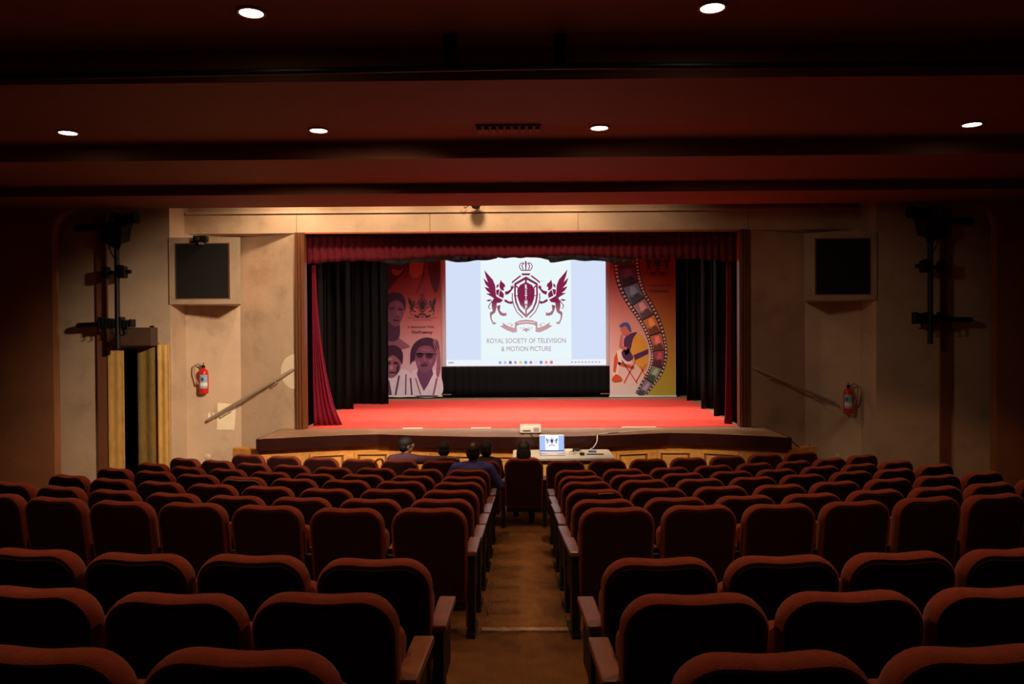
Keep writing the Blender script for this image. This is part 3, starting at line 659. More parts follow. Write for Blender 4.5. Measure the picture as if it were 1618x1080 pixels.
def make_seat():
    root = bpy.data.objects.new('theatre_seat', None); COL.objects.link(root)
    v, f = pillow(OUT, [(.026, -.030), (.010, -.034), (.002, -.022), (0, 0.0), (.004, .03), (.016, .055), (.04, .07), (.09, .076)], TILT)
    b = mesh_of(v, f, 'backrest', M_seat); b.parent = root
    v, f = pillow(inset(OUT, .024), [(.03, -.041), (.006, -.040), (0, -.034), (0, -.02)], TILT)
    p = mesh_of(v, f, 'back_panel', M_seatshade); p.parent = b
    v, f = pillow(rounded_outline(.235, .24, 0, .44, .07, .05, 0), [(.04, -.05), (.01, -.045), (0, -.02), (0, .02), (.01, .045), (.05, .055)], Matrix.Identity(4))
    s = mesh_of(v, f, 'seat_cushion', M_seat); s.parent = root
    s.location = (0, .16, .29); s.rotation_euler = (math.radians(-8), 0, 0)
    o = MB().bbox(-.24, .24, .03, .30, .17, .27, .02).build('seat_pan', M_blackmetal, root)
    return root
def make_arm(aisle):
    parts = []
    mb = MB(); mb.bbox(-.043 if aisle else -.03, .043 if aisle else .03, -.03 if aisle else .06, .39, .578, .612, .010); parts.append(mb.build('armrest', M_arm))
    mb = MB(); mb.box(-.026, .026, .0, .10, 0.0, .575).box(-.020, .020, .10, .32, .30, .575).box(-.030, .030, -.04, .26, 0.0, .03)
    parts.append(mb.build('leg', M_blackmetal))
    if aisle:
        pts = [(.02, .06), (.13, .06), (.30, .30), (.36, .57), (.02, .57)]
        n = len(pts); vs = [(x, y, z) for x in (.026, .04) for y, z in pts]
        tri = tessellate_polygon([[Vector((y, z, 0)) for y, z in pts]])
        fs = [tuple(t) for t in tri] + [tuple(i + n for i in t) for t in tri] + [(i, (i + 1) % n, (i + 1) % n + n, i + n) for i in range(n)]
        parts.append(MB().add(vs, fs).build('end_panel', M_panelwood))
    return parts
PROTO = make_seat()
ARM = make_arm(False); ARME = make_arm(True)
def cp(o, parent, loc=None, rot=None, scale=None):
    c = o.copy(); COL.objects.link(c); c.parent = parent
    if loc is not None: c.location = loc
    if rot is not None: c.rotation_euler = rot
    if scale is not None: c.scale = scale
    return c
def put_seat(x, y, yaw, label, arms, down=False, worn=None, group='maroon theatre seats in rows', dz=0.0):
    r = PROTO.copy(); COL.objects.link(r); r.name = 'theatre_seat'; r.location = (x, y, floor_z(x, y) + dz); r.rotation_euler = (0, 0, yaw)
    r['label'] = label; r['category'] = 'seat'; r['group'] = group
    b = None
    for ch in PROTO.children:
        c = cp(ch, r)
        for g in ch.children: cp(g, c)
        if ch.name.startswith('backrest'): b = c
        if down and ch.name.startswith('seat_cushion'): c.location = (0, .08, .40); c.rotation_euler = (math.radians(-90), 0, 0)
    for side, kind in arms:
        src = ARME if kind else ARM
        for p in src: cp(p, r, (side * .285, 0, 0), None, (side * -1 if kind else 1, 1, 1) if kind else None)
    if worn:
        pts = [TILT @ Vector((x_, -.036, z_)) for x_, z_ in inset(OUT, .022)]
        pts = [p for p in pts if p.z > worn[0] and worn[1] < p.x < worn[2]]
        MB().tube(pts, .005, 5).build('worn_piping', M_piping, b)['label'] = 'pale worn seam'
    return r
ORD = ['', 'first', 'second', 'third', 'fourth', 'fifth', 'sixth', 'seventh', 'eighth', 'ninth', 'tenth']
#        d, seats left, seats right, row name
ROWS = [(9.68, 8, 8, 'second'), (8.85, 8, 8, 'third'), (8.03, 8, 8, 'fourth'), (7.2, 8, 8, 'fifth'), (6.38, 8, 8, 'sixth'), (5.55, 7, 6, 'seventh'),
        (3.646, 4, 4, 'eighth'), (2.857, 3, 3, 'ninth'), (2.08, 2, 2, 'tenth')]
rnd = random.Random(5)
for d, nl, nr, rn in ROWS:
    rho = CY - d; shift = {2.08: -.05, 2.857: -.05, 3.646: -.03}.get(d, 0.0); wide = .03 if d < 2.1 else 0.0
    for s, n in ((-1, nl), (1, nr)):
        for k in range(1, n + 1):
            a = (s * (.657 + wide + (.58 if d > 5 else .562) * (k - 1)) + shift) / rho
            x = rho * math.sin(a) + rnd.uniform(-.006, .006); y = CY - rho * math.cos(a)
            lab = 'maroon theatre seat, %s from the aisle, %s block, %s row from the stage' % (ORD[k], 'left' if s < 0 else 'right', rn)
            arms = [(s, False)]
            if k == 1: arms.append((-s, True))
            worn = None
            if rn == 'fourth' and s < 0 and k == 5: worn = (.80, -.3, .3); lab = 'seat with pale worn seam, fifth from the aisle, left block, fourth row from stage'
            if rn == 'fifth' and s > 0 and k == 1: worn = (.88, .02, .18)
            put_seat(x, y, a + rnd.uniform(-.025, .025), lab, arms, down=(rn == 'second' and s < 0 and k == 1), worn=worn, dz=rnd.uniform(-.006, .006))
# front row: one unbroken line of fifteen
FR_ = 15.0; FD = 10.85
for k in range(-7, 8):
    a = (.02 + .572 * k) / FR_; x = FR_ * math.sin(a); y = FD + FR_ * (1 - math.cos(a))
    if k == 0: lab = 'centre seat of the front row, standing alone at the aisle end'
    else: lab = 'front row maroon theatre seat, %s to the %s of the centre seat' % (ORD[abs(k)], 'left' if k < 0 else 'right')
    put_seat(x, y, a, lab, [(1, False)] + ([(-1, False)] if k == -7 else []), down=k in (-3, -2, -1, 0), group='front row seats', dz=.005 + (.03 if k == 0 else 0))
for o in [PROTO] + list(PROTO.children) + [g for c in PROTO.children for g in c.children] + ARM + ARME: bpy.data.objects.remove(o)
# ------------------------------------------------------------------ ceiling lamps, pipe, vent
M_ring = mat('lamp_ring', srgb(170, 120, 90), .5, .05)
M_lamp = emit('lamp_glow', (1.0, .86, .66, 1), 14.0)
def downlight(x, y, z, label):
    t = thing('downlight', label, 'ceiling light', (x, y, z), 0, 'recessed ceiling downlights')
    MB().lathe([(.125, 0), (.125, -.012), (.118, -.018), (.100, -.016), (.098, -.004)], 28).build('trim_ring', M_ring, t, True)
    vs = [(.098 * math.cos(2 * PI * k / 28), .098 * math.sin(2 * PI * k / 28), -.012) for k in range(28)]
    obj('lens', vs, [tuple(reversed(range(28)))], M_lamp, t)
    l = bpy.data.lights.new('downlight_lamp', 'SPOT'); l.spot_size = math.radians(103); l.spot_blend = .22; l.shadow_soft_size = .09; l.energy = DL; l.color = (1.0, .54, .27)
    o = bpy.data.objects.new('downlight_lamp', l); COL.objects.link(o); o.parent = t; o.location = (0, 0, -.03)
DL = 178.0
for x, y, z, lab in ((-2.27, 6.7, 5.415, 'large round downlight at the top left of the ceiling'), (1.62, 6.7, 5.415, 'large round downlight at the top right of the ceiling'),
                     (-5.36, 9.34, 5.095, 'far left of the four round downlights on the lower ceiling step'), (-2.38, 9.34, 5.095, 'second from left of the four lower downlights'),
                     (.93, 9.34, 5.095, 'third from left of the four lower downlights, right of the vent'), (5.28, 9.34, 5.095, 'far right of the four round downlights on the lower ceiling step'),
                     (-2.3, 3.4, 5.415, 'left downlight above the rear rows, behind the top edge'), (1.7, 3.4, 5.415, 'right downlight above the rear rows, behind the top edge'),
                     ):
    downlight(x, y, z, lab)
t = thing('ceiling_pipe', 'long black pipe slung under the ceiling between the lamp rows', 'pipe', (0, 7.3, 5.12))
MB().tube([(-5.85, 0, -.055), (-3, 0, -.02), (0, 0, .01), (.6, 0, .012), (3, 0, -.01), (5.85, 0, -.03)], .03, 10).build('pipe', M_blackmetal, t, True)
for x in (-.64, .37): MB().bbox(x - .06, x + .06, -.05, .05, .02, .295, .01).build('hanger', M_blackmetal, t)
t = thing('ceiling_vent', 'small dark slatted vent on the ceiling between the lower downlights', 'vent', (-.14, 9.3, 5.095))
MB().box(-.38, .38, -.12, .12, -.02, 0).build('vent_frame', M_strip, t)
for k in range(9): MB().bbox(-.34 + .085 * k - .028, -.34 + .085 * k + .028, -.10, .10, -.055, -.015, .012).build('slat', M_strip, t)
# dome camera under the header
t = thing('dome_camera', 'black dome camera fixed above the stage header', 'camera', (-.77, 13.6, 4.93))
MB().lathe([(.09, .0), (.09, -.03), (.085, -.06), (.06, -.105), (.02, -.12)], 18).build('dome', M_blackmetal, t, True)
MB().box(-.03, .03, -.03, .47, 0, .02).build('bracket', M_blackmetal, t)
MB().tube([(-.1, .2, .0), (-.2, .15, -.08), (-.22, .1, -.03), (-.28, .2, .0)], .008, 6).build('cable', M_blackmetal, t, True)

# ------------------------------------------------------------------ speaker boxes
def speaker(s, rot, label):
    t = thing('speaker_box', label, 'speaker', (s * 5.33, 13.27, 3.72), rot, 'wall speaker boxes')
    # body: front face with a bevelled surround, depth tapering back to the wall fold
    fo = [(s * -.61, 0), (s * .60, 0), (s * .60, .6), (s * -.24, .98)]
    MB().prism(fo, -.52, .60).build('cabinet', M_cream, t)
    g = MB().bbox(-.44, .44, -.018, .01, -.42, .49, .006); gx = g.build('grille', M_grille, t); gx.location.x = -.03 * s * -1
    fr = MB().box(-.46, .46, -.012, .005, -.435, -.42).box(-.46, .46, -.012, .005, .49, .505).box(-.46, -.44, -.012, .005, -.42, .49).box(.44, .46, -.012, .005, -.42, .49)
    f = fr.build('grille_frame', M_strip, t); f.location.x = gx.location.x
    return t
speaker(-1, 0.0, 'cream speaker box with square black grille on the left wall, camera on top')
speaker(1, 0.0, 'cream speaker box with square black grille on the right wall')
t = thing('security_camera', 'small black camera perched above the left speaker grille', 'camera', (-5.36, 13.20, 4.22))
MB().bbox(-.12, .12, -.05, .06, .01, .12, .03).build('housing', M_blackmetal, t, True)
MB().lathe([(.04, 0), (.04, .03), (.03, .035)], 14, Matrix.Translation((-.04, -.05, .065)) @ Matrix.Rotation(PI / 2, 4, 'X')).build('lens', mat('lens_glass', srgb(60, 55, 50), .15), t, True)
MB().box(-.03, .03, -.02, .06, -.03, .02).build('bracket', M_silver, t)

# ------------------------------------------------------------------ handrails
def rail(p0, p1, label, nrm):
    t = thing('handrail', label, 'handrail', p0); P0 = Vector(p0); d = Vector(p1) - P0; nr = Vector(nrm).normalized()
    MB().tube([nr * .10, Vector((0, 0, 0)), d * .05, d * .5, d, d + nr * .10], .026, 12).build('rail', M_chrome, t, True)
    for f in (.2, .8): MB().tube([d * f, d * f + Vector((0, 0, -.06)), d * f + nr * .28 + Vector((0, 0, -.06))], .011, 8).build('bracket', M_chrome, t, True)
rail((-4.02, 13.82, 2.06), (-5.55, 13.92, 1.18), 'sloping steel handrail on the left front wall', (.0, 1, 0))
rail((4.06, 13.82, 2.05), (5.50, 13.92, 1.41), 'sloping steel handrail on the right front wall', (.0, 1, 0))

# ------------------------------------------------------------------ fire extinguishers
def extinguisher(loc, rz, label, hose_side):
    t = thing('fire_extinguisher', label, 'extinguisher', loc, rz, 'wall fire extinguishers')
    MB().lathe([(.06, 0), (.078, .012), (.082, .04), (.082, .36), (.076, .40), (.05, .43), (.028, .445), (.026, .46)], 22).build('cylinder', M_red, t, True)
    MB().bbox(-.03, .03, -.03, .03, .455, .50, .006).build('valve', M_blackmetal, t)
    MB().bbox(-.012, .012, -.10, .03, .50, .515, .004).bbox(-.012, .012, -.09, .02, .53, .545, .004).build('lever', M_blackmetal, t)
    h = hose_side
    MB().tube([(h * .02, 0, .48), (h * .09, 0, .53), (h * .15, -.01, .50), (h * .155, -.01, .38), (h * .12, -.02, .25), (h * .09, -.03, .17)], [.012] * 5 + [.018], 8).build('hose', mat('hose_grey', srgb(150, 130, 110), .6) , t, True)
    n = 8; vs = []
    for z in (.10, .34):
        for k in range(n + 1): a = -PI / 2 - .8 + 1.6 * k / n; vs.append((.0835 * math.cos(a), .0835 * math.sin(a), z))
    lb = obj('paper_label', vs, [(k, k + 1, n + 2 + k, n + 1 + k) for k in range(n)], mat('label_blue', srgb(150, 180, 205), .6), t, True)
    vs = [(x * .0845 / .0835, y * .0845 / .0835, (.14 if z < .2 else .20)) for x, y, z in vs]; obj('label_stripe', vs, [(k, k + 1, n + 2 + k, n + 1 + k) for k in range(n)], M_white, lb, True)
    vs = [(x, y, z + .09) for x, y, z in vs]; obj('label_stripe', vs, [(k, k + 1, n + 2 + k, n + 1 + k) for k in range(1, 4)], mat('label_darkblue', srgb(60, 80, 140), .6), lb, True)
    MB().box(-.03, .03, .07, .16, .30, .34).build('wall_hook', M_blackmetal, t)
extinguisher((-5.62, 13.90, 1.64), .4, 'red fire extinguisher with blue label on the left front wall', -1)
extinguisher((5.68, 13.82, 1.24), -.4, 'red fire extinguisher with curved hose on the right front wall', 1)
M_switch = mat('switch_plate', srgb(210, 190, 160), .5)
for x, y, z, lab in ((-5.62, 14.04, .50, 'small round wall socket low on the left front wall'), (5.60, 14.05, .45, 'small round wall socket low on the right front wall')):
    tag(MB().lathe([(.06, 0), (.06, .02), (.045, .03), (.02, .032)], 14, Matrix.Translation((x, y, z)) @ Matrix.Rotation(PI / 2, 4, 'X')).build('wall_socket', M_switch, smooth=True), lab, 'socket')

# ------------------------------------------------------------------ doorway hangings on the left wall
tag(drape('door_curtain', (-6.97, 13.23), (-6.70, 13.24), .04, 2.47, 2, .004, M_yellowcloth, nz=8, seed=50), 'flat yellow cloth hanging left of the dark door gap', 'curtain')
tag(drape('door_curtain', (-6.53, 13.36), (-6.10, 13.25), .04, 2.56, 2, .010, M_olivecloth, nz=10, seed=51), 'dark olive cloth hanging right of the black door gap', 'curtain')
tag(drape('door_curtain', (-6.12, 13.22), (-5.935, 13.24), .04, 2.52, 2, .006, M_yellowcloth, nz=8, seed=52), 'bright yellow cloth edge right of the olive cloth', 'curtain')
t = thing('pelmet_box', 'brown box mounted over the curtained doorway', 'box', (-6.43, 13.2, 2.50))
MB().bbox(-.29, .29, -.16, .09, .0, .31, .01).build('case', M_signbox, t)
MB().box(-.27, .27, -.166, -.158, .02, .29).build('face_plate', mat('box_face', srgb(84, 58, 44), .6), t)
MB().box(.24, .29, -.1, -.04, .30, .34).build('bracket', M_blackmetal, t)

# ------------------------------------------------------------------ side lighting booms
def boom(s, label):
    X = s * 7.36; y = 13.02; zt, zl = 4.46, 2.85; px = s * 6.65
    t = thing('lighting_boom', label, 'light stand', (X, y, 0), 0, 'wall lighting booms')
    def p(x, dy, z): return (x - X, dy, z)
    MB().tube([p(X, .27, zt + .04), p(X + s * .005, .05, zt), p(X - s * .05, 0, zt), p(s * 6.56, 0, zt + .03)], .06, 10).build('upper_arm', M_blackmetal, t, True)
    MB().tube([p(X, .27, zl), p(X, .04, zl), p(X - s * .04, 0, zl), p(s * 6.50, 0, zl + .03)], .045, 10).build('lower_arm', M_blackmetal, t, True)
    MB().tube([p(px, -.07, 2.46), p(px, -.07, 4.65)], .042, 10).build('mast', M_blackmetal, t, True)
    MB().tube([p(s * 6.92, -.06, 3.70), p(s * 6.42, -.06, 3.73)], .034, 10).build('cross_bar', M_blackmetal, t, True)
    for q, z in ((6.83, 3.71), (6.55, 3.72), (6.60, 3.74)):
        MB().bbox(s * q - X - .055, s * q - X + .055, -.13, .0, z - .10, z + .10, .025).build('clamp', M_blackmetal, t)
    rr = random.Random(3 + s)
    for k in range(10):
        q = 6.95 - .058 * k
        h = MB().bbox(s * q - X - .022, s * q - X + .022, -.10, .06, zl - .02 - rr.uniform(0, .05), zl + .07 + rr.uniform(0, .07), .010)
        if k % 2 == 0: h.tube([p(s * q, -.08, zl), p(s * q + .02, -.09, zl - .10 - rr.uniform(0, .06)), p(s * q - .03, -.09, zl - .13)], .011, 6)
        h.build('hook_clamp', M_blackmetal, t)
    # lantern: tapered housing with yoke, barn door and a smaller lamp above
    T = Matrix.Translation(p(s * 6.62, -.06, 4.42)) @ Matrix.Rotation(s * math.radians(150), 4, 'Y') @ Matrix.Rotation(math.radians(-20), 4, 'X') @ Matrix.Scale(.78, 4)
    v = []
    for zz, w in ((-.16, .12), (-.06, .17), (.20, .21)): v += [T @ Vector((-w, -.15, zz)), T @ Vector((w, -.15, zz)), T @ Vector((w, .17, zz)), T @ Vector((-w, .17, zz))]
    f = [(0, 1, 2, 3), (8, 11, 10, 9)] + [(j * 4 + i, j * 4 + (i + 1) % 4, j * 4 + 4 + (i + 1) % 4, j * 4 + 4 + i) for j in range(2) for i in range(4)]
    ln = MB().add(v, f).build('lantern', M_blackmetal, t)
    MB().box(-.24, .24, -.17, -.155, .16, .34, T).build('barn_door', M_blackmetal, ln)
    MB().tube([T @ Vector((-.23, 0, 0)), T @ Vector((-.24, 0, -.28)), T @ Vector((.24, 0, -.28)), T @ Vector((.23, 0, 0))], .018, 8).build('yoke', M_blackmetal, ln, True)
    MB().lathe([(.07, -.12), (.09, -.07), (.09, .10), (.11, .16)], 14, Matrix.Translation(p(s * 6.46, -.08, 4.58)) @ Matrix.Rotation(s * -1.35, 4, 'Y')).build('small_lamp', M_blackmetal, t, True)
    MB().tube([p(s * 6.46, -.06, 4.56), p(s * 6.60, -.06, 4.66), p(s * 6.76, -.04, 4.62), p(s * 6.80, -.03, 4.48)], .02, 8).build('lamp_arm', M_blackmetal, t, True)
    MB().tube([p(s * 6.74, -.06, 4.40), p(s * 6.80, -.07, 4.22), p(s * 6.75, -.06, 4.05), p(s * 6.70, -.05, 3.95), p(px, -.06, 3.78)], .01, 6).build('cable', M_blackmetal, t, True)
boom(-1, 'black lighting boom with lantern bracketed to the left wall')
boom(1, 'black lighting boom with lantern bracketed to the right wall')

# ------------------------------------------------------------------ table and what stands on it
M_tabletop = mat('table_white', srgb(236, 226, 205), .4, .03); M_tablepanel = mat('table_yellow', srgb(214, 176, 104), .55, .08)
t = thing('folding_table', 'white topped table with yellow front panel before the stage', 'table', (.62, 12.0, 0)); TZ = .84
def rrect(x0, x1, y0, y1, r, n=5):
    out = []
    for cx, cy, a0 in ((x1 - r, y0 + r, -PI / 2), (x1 - r, y1 - r, 0), (x0 + r, y1 - r, PI / 2), (x0 + r, y0 + r, PI)):
        out += [(cx + r * math.cos(a0 + PI / 2 * k / n), cy + r * math.sin(a0 + PI / 2 * k / n)) for k in range(n + 1)]
    return out
MB().prism(rrect(-.76, .74, -.38, .46, .06), TZ - .035, TZ).build('table_top', M_tabletop, t)
MB().prism(rrect(-.763, .743, -.383, .463, .06), TZ - .028, TZ - .010).build('edge_band', M_silver, t)
MB().box(-.68, .44, -.30, -.28, .15, TZ - .035).build('front_panel', M_tablepanel, t)
for x in (-.68, .66):
    for y in (-.31, .39): MB().box(x - .02, x + .02, y - .02, y + .02, 0, TZ - .035).build('leg', M_silver, t)
lt = thing('laptop', 'open laptop showing the winged crest on the table', 'laptop', (.455, 12.02, TZ))
MB().bbox(-.19, .19, -.20, .05, .004, .024, .006).build('base', M_silver, lt)
for r_ in range(4):
    for c_ in range(10): MB().box(-.16 + .033 * c_, -.16 + .033 * c_ + .027, -.06 + .024 * r_, -.06 + .024 * r_ + .019, .023, .027).build('key', M_white, lt)
MB().box(-.06, .06, -.17, -.09, .0235, .0255).build('touchpad', M_white, lt)
TL = Matrix.Translation((0, .05, .02)) @ Matrix.Rotation(math.radians(-10), 4, 'X')
lid = MB().bbox(-.19, .19, 0, .012, 0, .262, .004, TL).build('lid', M_silver, lt)
def lflat(nm, polys, m, lay):
    o = flat(nm, polys, m, -.001 - .0008 * lay, lid); o.matrix_local = TL; return o
lflat('display', [[(-.18, .015), (.18, .015), (.18, .252), (-.18, .252)]], emit('laptop_blue', srgb(150, 175, 240), 1.3), 0)
lflat('page', [[(-.10, .03), (.10, .03), (.10, .252), (-.10, .252)]], emit('laptop_white', srgb(235, 240, 255), 1.4), 1)
lflat('task_bar', [[(-.18, .015), (.18, .015), (.18, .028), (-.18, .028)]], emit('laptop_bar', srgb(60, 80, 170), 1.0), 1)
o = flat('emblem', EMB, emit('laptop_emblem', srgb(50, 60, 120), .8), -.0035, lid, 0, .155, .00023); o.matrix_local = TL
tag(MB().bbox(-.035, .035, -.05, .05, 0, .035, .014).build('computer_mouse', M_blackmetal, smooth=True), 'black computer mouse right of the laptop', 'mouse').location = (.90, 11.9, TZ)
tag(MB().bbox(-.06, .06, -.035, .035, 0, .028, .006).build('blue_case', mat('blue_plastic', srgb(40, 80, 170), .4)), 'small blue case on the right of the table', 'case').location = (1.08, 12.16, TZ)
tag(MB().bbox(-.13, .13, -.02, .02, 0, .014, .005).build('black_pointer', M_blackmetal), 'slim black pointer lying in front of the blue case', 'pointer').location = (1.10, 11.93, TZ)
t = thing('power_adapter', 'black power adapter behind the mouse on the table', 'adapter', (.83, 12.22, TZ))
MB().bbox(-.05, .05, -.03, .03, 0, .05, .008).build('body', M_blackmetal, t); MB().bbox(.03, .07, -.02, .02, .02, .045, .006).build('plug', M_blackmetal, t)
M_cable = mat('white_cable', srgb(205, 195, 185), .5)
t = thing('cable_tangle', 'loose pale cables lying on the table beside the laptop', 'cable', (.7, 12.1, TZ + .008))
rr = random.Random(9)
for k in range(5):
    pts = [(rr.uniform(-.02, .05), rr.uniform(-.1, .0), 0)]
    for j in range(7): pts.append((pts[-1][0] + rr.uniform(.0, .06), max(-.15, min(.2, pts[-1][1] + rr.uniform(-.12, .12))), rr.uniform(0, .02)))
    MB().tube(smooth(pts, 4), .006, 6).build('cable', M_cable, t, True)
tag(MB().bbox(-.10, .10, -.03, .03, 0, .035, .008).build('power_strip', M_white), 'white power strip beside the laptop', 'power strip').location = (.74, 12.30, TZ)
tag(MB().tube(smooth([(1.07, 12.42, TZ + .01), (1.13, 12.55, .86), (1.20, 12.70, .93), (1.215, 12.76, 1.03), (1.25, 12.86, 1.03), (1.5, 13.1, 1.024), (1.9, 13.3, 1.024), (2.4, 13.6, 1.024)], 6), .009, 8).build('mains_cable', M_cable, smooth=True),
    'pale cable rising from the table over the stage edge', 'cable')
tag(MB().tube(smooth([(.80, 12.32, TZ + .01), (1.0, 12.5, .90), (1.17, 12.70, .98), (1.2, 12.76, 1.04), (1.3, 12.95, 1.024), (1.6, 13.12, 1.024)], 6), .006, 6).build('thin_cable', M_blackmetal, smooth=True), 'thin dark cable slanting from the table to the stage', 'cable')
tag(MB().tube(smooth([(.35, 12.4, TZ + .01), (.26, 12.55, .88), (.2, 12.68, .98), (.15, 12.72, 1.04), (.14, 12.95, 1.024), (.13, 13.0, 1.03)], 6), .007, 6).build('video_cable', M_blackmetal, smooth=True), 'dark cable from the laptop up to the projector', 'cable')
# projector
t = thing('projector', 'white projector standing on the stage edge', 'projector', (.14, 13.12, ZS))
MB().bbox(-.18, .18, -.13, .14, .025, .15, .03).build('case', M_white, t, True)
for x in (-.13, .13): MB().lathe([(.02, 0), (.02, .03)], 12, Matrix.Translation((x, -.08, 0))).build('foot', M_blackmetal, t)
MB().lathe([(.02, 0), (.02, .03)], 12, Matrix.Translation((0, .1, 0))).build('foot', M_blackmetal, t)
MB().bbox(-.13, -.0, -.135, -.12, .05, .075, .004).build('port_panel', mat('port_grey', srgb(90, 80, 80), .5), t)
MB().lathe([(.045, 0), (.045, .03), (.035, .032)], 16, Matrix.Translation((.07, .13, .09)) @ Matrix.Rotation(-PI / 2, 4, 'X')).build('lens', M_blackmetal, t, True)
for k in range(5): MB().box(.05, .14, -.1325, -.128, .05 + .014 * k, .057 + .014 * k).build('vent_slot', mat('port_grey', srgb(90, 80, 80), .5), t)
tag(MB().tube(smooth([(4.27, 12.72, .98), (4.42, 12.74, .84), (4.6, 12.76, .78), (4.68, 12.9, .83)], 6), .01, 6).build('loose_wire', M_blackmetal, smooth=True), 'dark wire drooping at the right end of the stage', 'wire')

# ------------------------------------------------------------------ people (seated, seen from behind)
def capsule(mb, a, b, ra, rb, n=14):
    a = Vector(a); b = Vector(b); ax = (b - a); L = ax.length; d = ax.normalized() if L > 1e-6 else Vector((0, 0, 1))
    pts = []; rs = []
    for k in range(5): t = PI / 2 * k / 5; pts.append(a - d * ra * math.cos(t)); rs.append(max(ra * math.sin(t), .002))
    pts += [a, b]; rs += [ra, rb]
    for k in range(1, 6): t = PI / 2 * k / 5; pts.append(b + d * rb * math.sin(t)); rs.append(max(rb * math.cos(t), .002))
    mb.tube(pts, rs, n)
def ellipsoid(mb, c, r, T=None, n=18):
    M_ = Matrix.Translation(c) @ Matrix.Diagonal((*r, 1)); M_ = T @ M_ if T else M_
    mb.lathe([(max(math.sin(PI * k / n), .01), -math.cos(PI * k / n)) for k in range(n + 1)], n, M_)
def remesh(o, vox, sm=6):
    r = o.modifiers.new('remesh', 'REMESH'); r.mode = 'VOXEL'; r.voxel_size = vox; r.use_smooth_shade = True
    s = o.modifiers.new('smooth', 'SMOOTH'); s.iterations = sm; s.factor = .5
    return o
def person(loc, yaw, label, top, shirt, skin, hair_m, hair='short', head_yaw=0, lean=0, arms=('lap', 'lap'), spread=1.0, glasses=False, pants=None):
    t = thing('person', label, 'person', loc, yaw)
    k = top / 1.24
    P = lambda x, y, z: Vector((x * spread + lean * max(0, z - .5), y, .44 + (z - .44) * k))
    pel = P(0, .24, .53); bel = P(0, .22, .68); che = P(0, .17, .83); upc = P(0, .15, .92); nb = P(0, .15, .985); nt = P(0, .165, 1.05); hc = P(0, .175, 1.13)
    H = Matrix.Translation(hc) @ Matrix.Rotation(head_yaw, 4, 'Z')
    body = MB(); cl = MB(); tr = MB(); sh = MB()
    for mb, e in ((body, 0), (cl, .014)):
        ellipsoid(mb, pel, (.165 + e, .12 + e, .11 + e)); ellipsoid(mb, bel, (.15 + e, .115 + e, .13 + e)); ellipsoid(mb, che, (.165 + e, .115 + e, .14 + e)); ellipsoid(mb, upc, (.17 + e, .10 + e, .08 + e))
    capsule(body, nb, nt, .06, .054); capsule(cl, P(0, .15, .965), P(0, .155, .995), .085, .068)
    # head: skull, jaw, nose, brow, ears
    ellipsoid(body, (0, -.008, .03), (.076, .095, .088), H); ellipsoid(body, (0, .035, -.035), (.058, .062, .072), H)
    capsule(body, H @ Vector((0, .088, .025)), H @ Vector((0, .112, -.02)), .009, .015, 10)
    ellipsoid(body, (0, .082, -.055), (.024, .012, .010), H, 10)
    for s in (-1, 1):
        ellipsoid(body, (s * .08, -.005, .0), (.012, .022, .034), H, 10); ellipsoid(body, (s * .03, .082, .038), (.022, .012, .008), H, 8)
    # arms
    for s, pose in ((-1, arms[0]), (1, arms[1])):
        S = P(s * .18, .15, .935)
        if pose == 'lap': E = P(s * .245, .24, .70); Wr = P(s * .12, .45, .64)
        elif pose == 'armrest': E = P(s * .30, .20, .69); Wr = P(s * .28, .45, .655)
        elif pose == 'over': E = P(s * .40, .04, .955); Wr = P(s * .60, .03, .985)
        elif pose == 'table': E = P(s * .26, .32, .74); Wr = P(s * .2, .58, .80)
        capsule(body, S, E, .052, .042); capsule(body, E, Wr, .042, .028)
        capsule(cl, S, E, .068, .056); capsule(cl, E, E + (Wr - E) * .85, .054, .042); capsule(cl, P(s * .07, .15, .955), S, .07, .068)
        d = (Wr - E).normalized(); side = d.cross(Vector((0, 0, 1))).normalized(); up = side.cross(d)
        palm = Wr + d * .05; ellipsoid(body, palm, (.042, .05, .022), None, 12); capsule(body, Wr, palm, .028, .026)
        for q, (o_, l_) in enumerate(((-.032, .058), (-.011, .072), (.011, .068), (.032, .052))):
            a = palm + d * .035 + side * o_; b = a + d * l_ * .6 - up * .01; c = b + d * l_ * .4 - up * .025
            capsule(body, a, b, .0095, .009, 8); capsule(body, b, c, .009, .008, 8)
        a = palm - side * .035 * s - d * .015; b = a - side * .025 * s + d * .035; capsule(body, a, b, .012, .010, 8); capsule(body, b, b + d * .025, .010, .009, 8)
    for s in (-1, 1):
        hp = P(s * .095, .27, .53); kn = Vector((s * .115, .68, .50)); an = Vector((s * .11, .62 if hair != 'long' else .30 + .25 * (s < 0), .10)); toe = an + Vector((0, .15, -.05))
        capsule(body, hp, kn, .075, .055); capsule(body, kn, an, .05, .036)
        capsule(tr, hp, kn, .088, .066); capsule(tr, kn, an, .062, .048)
        capsule(sh, an + Vector((0, -.02, -.045)), toe, .045, .038); capsule(sh, an, an + Vector((0, 0, -.05)), .045, .042)
    ellipsoid(tr, P(0, .24, .52), (.175, .13, .10))
    b = remesh(body.build('body', skin, t, True), .008, 4)
    remesh(cl.build('shirt', shirt, t, True), .012, 6); remesh(tr.build('trousers', pants, t, True), .014, 5); remesh(sh.build('shoes', M_blackmetal, t, True), .011, 4)
    eye = MB()
    for s in (-1, 1): ellipsoid(eye, (s * .03, .080, .018), (.012, .009, .008), H, 10)
    eye.build('eyes', mat('eye_white', srgb(225, 220, 210), .3), b, True)
    hm = MB()
    ellipsoid(hm, (0, -.014, .045), (.092, .106, .094), H)
    ellipsoid(hm, (0, -.045, -.005), (.086, .074, .075), H)
